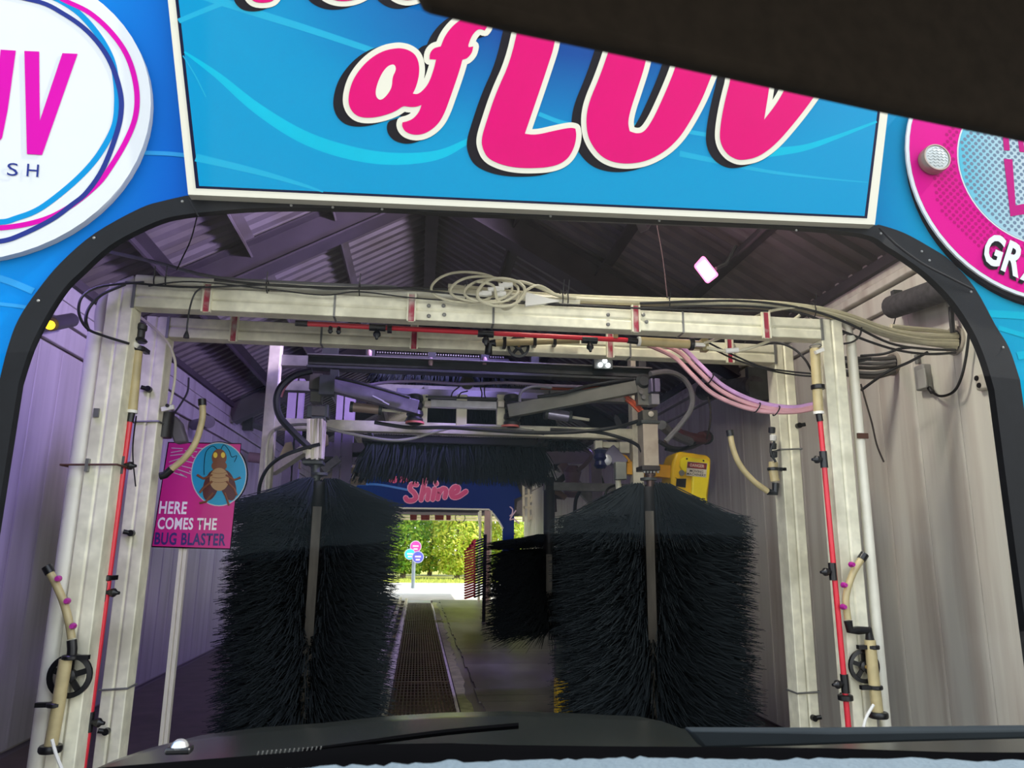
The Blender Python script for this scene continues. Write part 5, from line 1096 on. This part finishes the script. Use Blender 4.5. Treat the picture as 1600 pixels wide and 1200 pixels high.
# soffit beyond the exit with four red signal boxes
YX2 = 19.6
so_ = obj('exit_canopy', MB().box((.7,19.9,P(690,806,YX2).z+.32),(4.6,2.6,.06)), M('cream soffit', (216,206,170), .6)); struct(so_)
for k in range(4): obj('soffit_board', MB().box((.7,20.9,P(690,799+k*4.2,20.9).z),(4.6,.05,.055)), M('cream board', (226,216,180), .6), so_)
obj('soffit_edge', MB().bar(P(600,797,18.8),P(766,797,18.8),.06,.05), M('cream board',()), so_)
for k,(x0,x1) in enumerate(((640,652),(657,672),(679,694),(697,705))):
    t = thing('signal_box', ['first dark red box from the left under the exit canopy','second dark red box from the left under the exit canopy','third dark red box from the left under the exit canopy','rightmost dark red box under the exit canopy'][k], 'box', P((x0+x1)/2,806,19.4), 'dark red boxes under the exit canopy')
    p, q = P(x0,798,19.4), P(x1,812,19.4); bm_ = MB().prism(pts([(x0,798),(x1,798),(x1-.8,812.5),(x0+.8,812.5)],19.4),(0,.22,0)); obj('case', bm_, M('dark red box', (122,36,28), .5), t, bevel=.01)
    obj('mount', MB().box(((p.x+q.x)/2,19.5,p.z+.08),(.05,.05,.18)), steel, t)
tag(obj('wire_loop', ring_mb(P(719,809,19.3),(0,1,0),.125,.010,20,6).cyl(P(719,801.5,19.3),P(719,796,19.3),.010,6), black), 'black wire loop hanging under the exit canopy', 'wire')
t = thing('door_post', 'pinkish steel door posts at the right of the exit', 'post', (P(762,860,18.0).x,18.0,0))
for px,w_,m in ((761,.13,M('pinkish post', (190,160,160), .5, .1)),(750,.05,galv),(767,.04,galv)): p = P(px,830,18.0); obj('post', MB().box((p.x,18.0,1.05),(w_,.1,2.1)), m, t)
obj('hook', MB().tube(smooth_path([P(748,800,18),P(749,818,18),P(752,826,18)],4),.02,6), white_pl, t)
t = thing('white_frame', 'pale lattice frame beside the exit wall on the right', 'frame', P(830,800,17.2))
wf = M('lattice pale', (204,196,176), .6)
for a,b_ in (((818,752),(818,815)),((826,752),(826,815)),((842,756),(843,812)),((818,775),(826,775)),((818,793),(826,793)),((826,775),(842,770)),((826,795),(842,790)),((828,756),(842,785)),((840,756),(828,785)),((828,790),(842,812)),((842,788),(828,812))): obj('lattice_bar', MB().bar(P(*a,17.2),P(*b_,17.2),.05,.05), wf, t)
# red and black finned brush by the exit
t = thing('fin_brush', 'brush of slanting red and black foam fins by the exit', 'brush', (P(748,900,13.0).x,13.0,0))
fr_, fk = M('red foam fin', (236,84,62), .6), M('black foam fin', (30,26,26), .6)
obj('core', MB().cyl((P(757,900,13.0).x,13.0,0),(P(757,900,13.0).x,13.0,P(757,835,13.0).z),.03,12), black, t)
for k in range(22):
    yv = 846+k*4.1; w0 = 7 if k > 1 else 3
    obj('fin', MB().bar(P(726+max(0,3-k)*4,yv+3,12.9),P(742,yv-2.5,12.95),.05,.026,up=(0,0,1)), fr_ if True else fk, t)
    obj('fin', MB().bar(P(741,yv+1.0,12.95),P(756,yv-4.5,13.0),.05,.022), fk, t)
# sign of three discs on a pole outside
YP = 24.0
t = thing('pole_sign', 'three round signs pink cyan and indigo on a grey pole outside the exit', 'sign', (P(646,920,YP).x,YP,0))
pb = P(646.5,880,YP); obj('pole', MB().cyl((pb.x,YP+.06,0),(pb.x,YP+.06,pb.z+.25),.058,12), M('pole grey', (120,130,136), .5), t)
for (cx_,cy_,r_px,m,nm) in ((649.5,854,8.6,M('sign pink', (240,70,160), .5),'pink_disc'),(640.5,866,8.2,M('sign cyan', (60,200,226), .5),'cyan_disc'),(653,870.5,8.8,M('sign indigo', (92,96,190), .5),'indigo_disc')):
    d_ = .02 if nm == 'indigo_disc' else .05 if nm == 'pink_disc' else .035
    r3 = r_px*YP/FPX*1.02; c = P(cx_,cy_,YP-.06+d_); o_ = obj(nm, MB().cyl(c,c+V((0,-.02,0)),r3,28), logo_white, t); obj('face', MB().cyl(c+V((0,-.0205,0)),c+V((0,-.026,0)),r3*.88,28), m, o_)
    for k in range(2): 
        w_ = r3*(1.0-.3*k); obj('print_bar', MB().box(c+V((0,-.028,-.03+r3*(.25-.5*k))),(w_,.002,r3*.26)), M('sign print', (244,200,224), .5), o_)
# trees beyond the yard
rt = random.Random(31)
leafs = [M('leaf light', (176,200,70), .5, 0, .3, 3), M('leaf mid', (120,164,56), .5, 0, .3, 3), M('leaf yellow', (206,206,84), .5, 0, .3, 3)]
for m in leafs:
    b_ = m.node_tree.nodes['Principled BSDF']; b_.inputs['Transmission Weight'].default_value = 0
    n = m.node_tree; tr_ = n.nodes.new('ShaderNodeBsdfTranslucent'); mx = n.nodes.new('ShaderNodeMixShader'); mx.inputs[0].default_value = .45
    outn = [q for q in n.nodes if q.type == 'OUTPUT_MATERIAL'][0]; src = b_.inputs['Base Color'].links[0].from_socket
    n.links.new(src, tr_.inputs[0]); n.links.new(b_.outputs[0], mx.inputs[1]); n.links.new(tr_.outputs[0], mx.inputs[2]); n.links.new(mx.outputs[0], outn.inputs[0])
bark = M('tree bark', (110,96,80), .8, 0, .2, 6)
places = [(-2.9,33,.30),(-.6,33.4,.0),(1.7,33,.6),(4.1,33.5,.1),(-1.8,37,.35),(.6,37.2,.8),(3.0,37,.2),(5.4,37.5,.5)]
desc = ['leafy tree at the far left of the front row behind the exit','leafy tree in the front row straight behind the yard sign','leafy tree in the front row right of the middle of the exit','leafy tree in the front row hidden mostly by the red fins','leafy tree in the back row left of the yard sign','leafy tree in the back row near the middle of the exit','leafy tree in the back row toward the right of the exit','leafy tree in the back row furthest right']
for k,(x,yv,q) in enumerate(places):
    t = thing('leafy_tree', desc[k], 'tree', (x,yv,0), 'trees beyond the exit yard')
    h = rt.uniform(5.5,7); obj('trunk', MB().tube([(x,yv,-.05),(x+.08,yv,h*.4),(x-.05,yv,h)],[.12,.09,.03],8), bark, t)
    for j in range(4):
        z = .8+j*1.1; a = rt.uniform(0,6.28); obj('branch', MB().tube([(x,yv,z),(x+.6*math.cos(a),yv+.6*math.sin(a),z+.5),(x+1.1*math.cos(a),yv+1.1*math.sin(a),z+.8)],[.04,.03,.01],6), bark, t)
    for j in range(2):
        mb = MB()
        for i in range(4200):
            z = rt.uniform(.15,h+.3); r0 = (1.12 if z > .9 else .8)*math.sqrt(rt.random()); a = rt.uniform(0,6.28)
            c = V((x+r0*math.cos(a), yv+r0*math.sin(a), z)); s = rt.uniform(.06,.13)
            u = V((rt.gauss(0,1),rt.gauss(0,1),rt.gauss(0,1))).normalized(); v_ = u.orthogonal().normalized()
            mb.add([c-u*s, c+v_*s*.5, c+u*s, c-v_*s*.5], [(0,1,2,3)])
        stuff(obj('foliage', mb, leafs[(k+j*(1+k%2))%3], t, flat=True))
mb = MB()
for i in range(3500):
    c = V((rt.uniform(-4,6), rt.uniform(28.0,32), -.08)); a = rt.uniform(0,6.28); s = rt.uniform(.06,.16); d = V((math.cos(a),math.sin(a),0))*.02
    mb.add([c-d, c+d, c+V((d.x*2,d.y*2,s))], [(0,1,2)])
stuff(tag(obj('grass', mb, M('grass blade', (176,184,80), .7, 0, .3, 2), flat=True), 'sunlit grass verge beyond the concrete yard', 'grass'))

# ================================================================== THE CAR WE SIT IN
car = thing('car', 'dark car interior edge with hood, wiper, visor and windshield round the view', 'car', (0,.6,0))
hood_m = M('dark hood paint', (30,33,31), .22, .2, .08, 5); cowl = M('black cowl', (8,8,9), .8, 0, .1, spec=0.)
H1 = [(60,1260),(160,1193),(220,1173),(300,1153),(400,1140),(500,1133),(600,1122),(700,1116),(800,1114),(900,1117),(960,1120),(1010,1122),(1050,1130),(1082,1142),(1200,1143),(1400,1142),(1600,1139),(1800,1138)]
rows = []
for k,(Y,dyp) in enumerate(((2.06,26),(1.98,6),(1.86,0),(1.6,0),(1.3,0),(1.05,0))):
    row = []
    for (px,py) in H1:
        top = P(px,py,1.9)
        row.append(V((top.x*(1 if Y > 1.8 else 1), Y, top.z - (.05 if k == 0 else .012 if k == 1 else .0) + (-.012*(1.9-Y) if Y < 1.9 else 0))))
    rows.append(row)
nc = len(H1); vs = [p for r_2 in rows for p in r_2]
obj('hood', MB().add(vs, [(i*nc+j,i*nc+j+1,(i+1)*nc+j+1,(i+1)*nc+j) for i in range(len(rows)-1) for j in range(nc-1)]), hood_m, car)
for px,py in ((282,1155),(1138,1138)):
    c = P(px,py,1.55); obj('washer_jet', MB().lathe(c+V((0,0,-.02)),(0,0,1),[(.014,0),(.016,.008),(.012,.016),(.006,.02)],12), M('chrome', (190,190,190), .2, .7), car)
    obj('washer_jet_base', MB().box(c+V((0,0,-.018)),(.045,.03,.012)), black_pl, car, bevel=.004)
def ribbon(name, top, bot, Y0, Y1, m, th=.012):
    a = [P(x,y_,Y0) for x,y_ in top]; b_ = [P(x,y_,Y1) for x,y_ in bot]; n_ = len(a)
    mb = MB(); vs = a+b_; mb.add(vs+[p+V((0,.0,-th)) for p in vs], [(i,i+1,n_+i+1,n_+i) for i in range(n_-1)] + [(2*n_+i+1,2*n_+i,3*n_+i,3*n_+i+1) for i in range(n_-1)] + [(i,2*n_+i,2*n_+i+1,i+1) for i in range(n_-1)])
    return obj(name, mb, m, car)
CW = [(-60,1236),(160,1199),(400,1180),(500,1171),(575,1163),(700,1161),(800,1164),(950,1166),(1117,1167),(1300,1169),(1480,1175),(1660,1176)]
ribbon('cowl', CW, [(x,y_+60) for x,y_ in CW], 1.0, .72, cowl)
w0 = [(660,1166),(800,1160),(940,1152),(1060,1143),(1082,1141)]
obj('wiper_blade', MB().tube(smooth_path([P(470,1173,1.25),P(590,1158,1.25),P(700,1144,1.25),P(810,1134,1.25)],4),[.0025+.0025*min(1,k/5) for k in range(13)],6), cowl, car)
obj('wiper_arm', MB().prism(pts([(1078,1143),(1300,1143),(1640,1139),(1640,1154),(1420,1160),(1250,1166),(1100,1170)],1.12),(0,.03,0)), M('grey wiper arm', (38,43,46), .9, 0, spec=.05), car, bevel=.004)
teeth = MB()
for k in range(15): teeth.bar(P(402+k*7,1180-k*.55,1.0),P(404+k*7,1174-k*.55,1.0),.0012,.002,up=(0,-1,0))
obj('cowl_teeth', teeth, steel, car)
# dash and its pale fleece
obj('dashboard', MB().add([P(-200,1230,.78),P(1800,1186,.78),(1.0,.35,.86),(-.9,.35,.86),P(-200,1500,.78),P(1800,1500,.78),(1.0,.35,.70),(-.9,.35,.70)],[(0,1,2,3),(4,7,6,5),(0,4,5,1),(3,2,6,7),(0,3,7,4),(1,5,6,2)]), cowl, car)
FT = [(200,1206),(330,1200),(400,1196),(500,1191),(600,1187),(700,1182),(800,1181),(900,1178),(1000,1176),(1100,1177),(1200,1179),(1330,1177),(1480,1180),(1600,1182),(1750,1184)]
ft = smooth_path([P(x,y_,.70) for x,y_ in FT],8); rf = random.Random(3); nn_ = len(ft)
mb = MB(); rowsf = []
for k in range(14):
    yv = .70-k*.024; rowsf.append([V((p.x*(1-.03*k), yv+rf.uniform(-.002,.002), p.z - (.004 if k == 0 else 0) + (-.0035*k) + rf.uniform(-.0012,.0012))) for p in ft])
vs = [p for r_2 in rowsf for p in r_2]; mb.add(vs, [(i*nn_+j,i*nn_+j+1,(i+1)*nn_+j+1,(i+1)*nn_+j) for i in range(13) for j in range(nn_-1)])
mb.add([p for p in rowsf[0]]+[p+V((0,.004,-.03)) for p in rowsf[0]], [(j,j+1,nn_+j+1,nn_+j) for j in range(nn_-1)])
fle = obj('dash_mat', mb, M('pale fleece', (92,106,114), .95, 0, .07, 220, bump=.3)); tag(fle, 'pale blue grey fleece mat lying on the dashboard', 'mat')
# windshield, headliner, visor
wsm = bpy.data.materials.new('windshield glass'); wsm.use_nodes = True; n = wsm.node_tree; n.nodes.remove(n.nodes['Principled BSDF'])
tp = n.nodes.new('ShaderNodeBsdfTransparent'); tp.inputs[0].default_value = (.97,.985,.975,1); gl = n.nodes.new('ShaderNodeBsdfGlossy'); gl.inputs['Roughness'].default_value = .0
lw = n.nodes.new('ShaderNodeLayerWeight'); lw.inputs[0].default_value = .5; pw = n.nodes.new('ShaderNodeMath'); pw.operation = 'POWER'; pw.inputs[1].default_value = 5
fn = n.nodes.new('ShaderNodeMath'); fn.operation = 'MULTIPLY_ADD'; fn.inputs[1].default_value = .35; fn.inputs[2].default_value = .028; mx = n.nodes.new('ShaderNodeMixShader')
n.links.new(lw.outputs['Facing'], pw.inputs[0]); n.links.new(pw.outputs[0], fn.inputs[0]); n.links.new(fn.outputs[0], mx.inputs[0]); n.links.new(tp.outputs[0], mx.inputs[1]); n.links.new(gl.outputs[0], mx.inputs[2])
n.links.new(mx.outputs[0], [q for q in n.nodes if q.type == 'OUTPUT_MATERIAL'][0].inputs[0])
zb_ = .955; mb = MB(); cols = 13; rws = 6; vs = []
for j in range(rws):
    f = j/(rws-1)
    for i in range(cols):
        u = -1+2*i/(cols-1); vs.append(V((.3+u*(.95-.12*f), .98-.60*f-.10*u*u, .93+.74*f-.02*u*u)))
mb.add(vs, [(j*cols+i,j*cols+i+1,(j+1)*cols+i+1,(j+1)*cols+i) for j in range(rws-1) for i in range(cols-1)])
obj('windshield', mb, wsm, car)
trim_d = M('headliner', (70,68,64), .9)
obj('headliner', MB().add([(-.6,.40,1.69),(1.2,.40,1.69),(1.2,-1.6,1.62),(-.6,-1.6,1.62),(-.6,.40,1.72),(1.2,.40,1.72),(1.2,-1.6,1.66),(-.6,-1.6,1.66)],[(0,1,2,3),(4,7,6,5),(0,4,5,1),(3,2,6,7),(0,3,7,4),(1,5,6,2)]), trim_d, car)
VQ = [(655,-4),(800,31),(1000,74),(1200,119),(1400,164),(1600,206),(1760,240),(1760,-260),(600,-260)]
obj('sun_visor', MB().prism([P(a,b_,.30+.00008*(a-600)) for a,b_ in VQ],(0,.018,.004)), M('visor cloth', (43,37,30), .95, 0, .15, 90, spec=.1), car, bevel=.006)
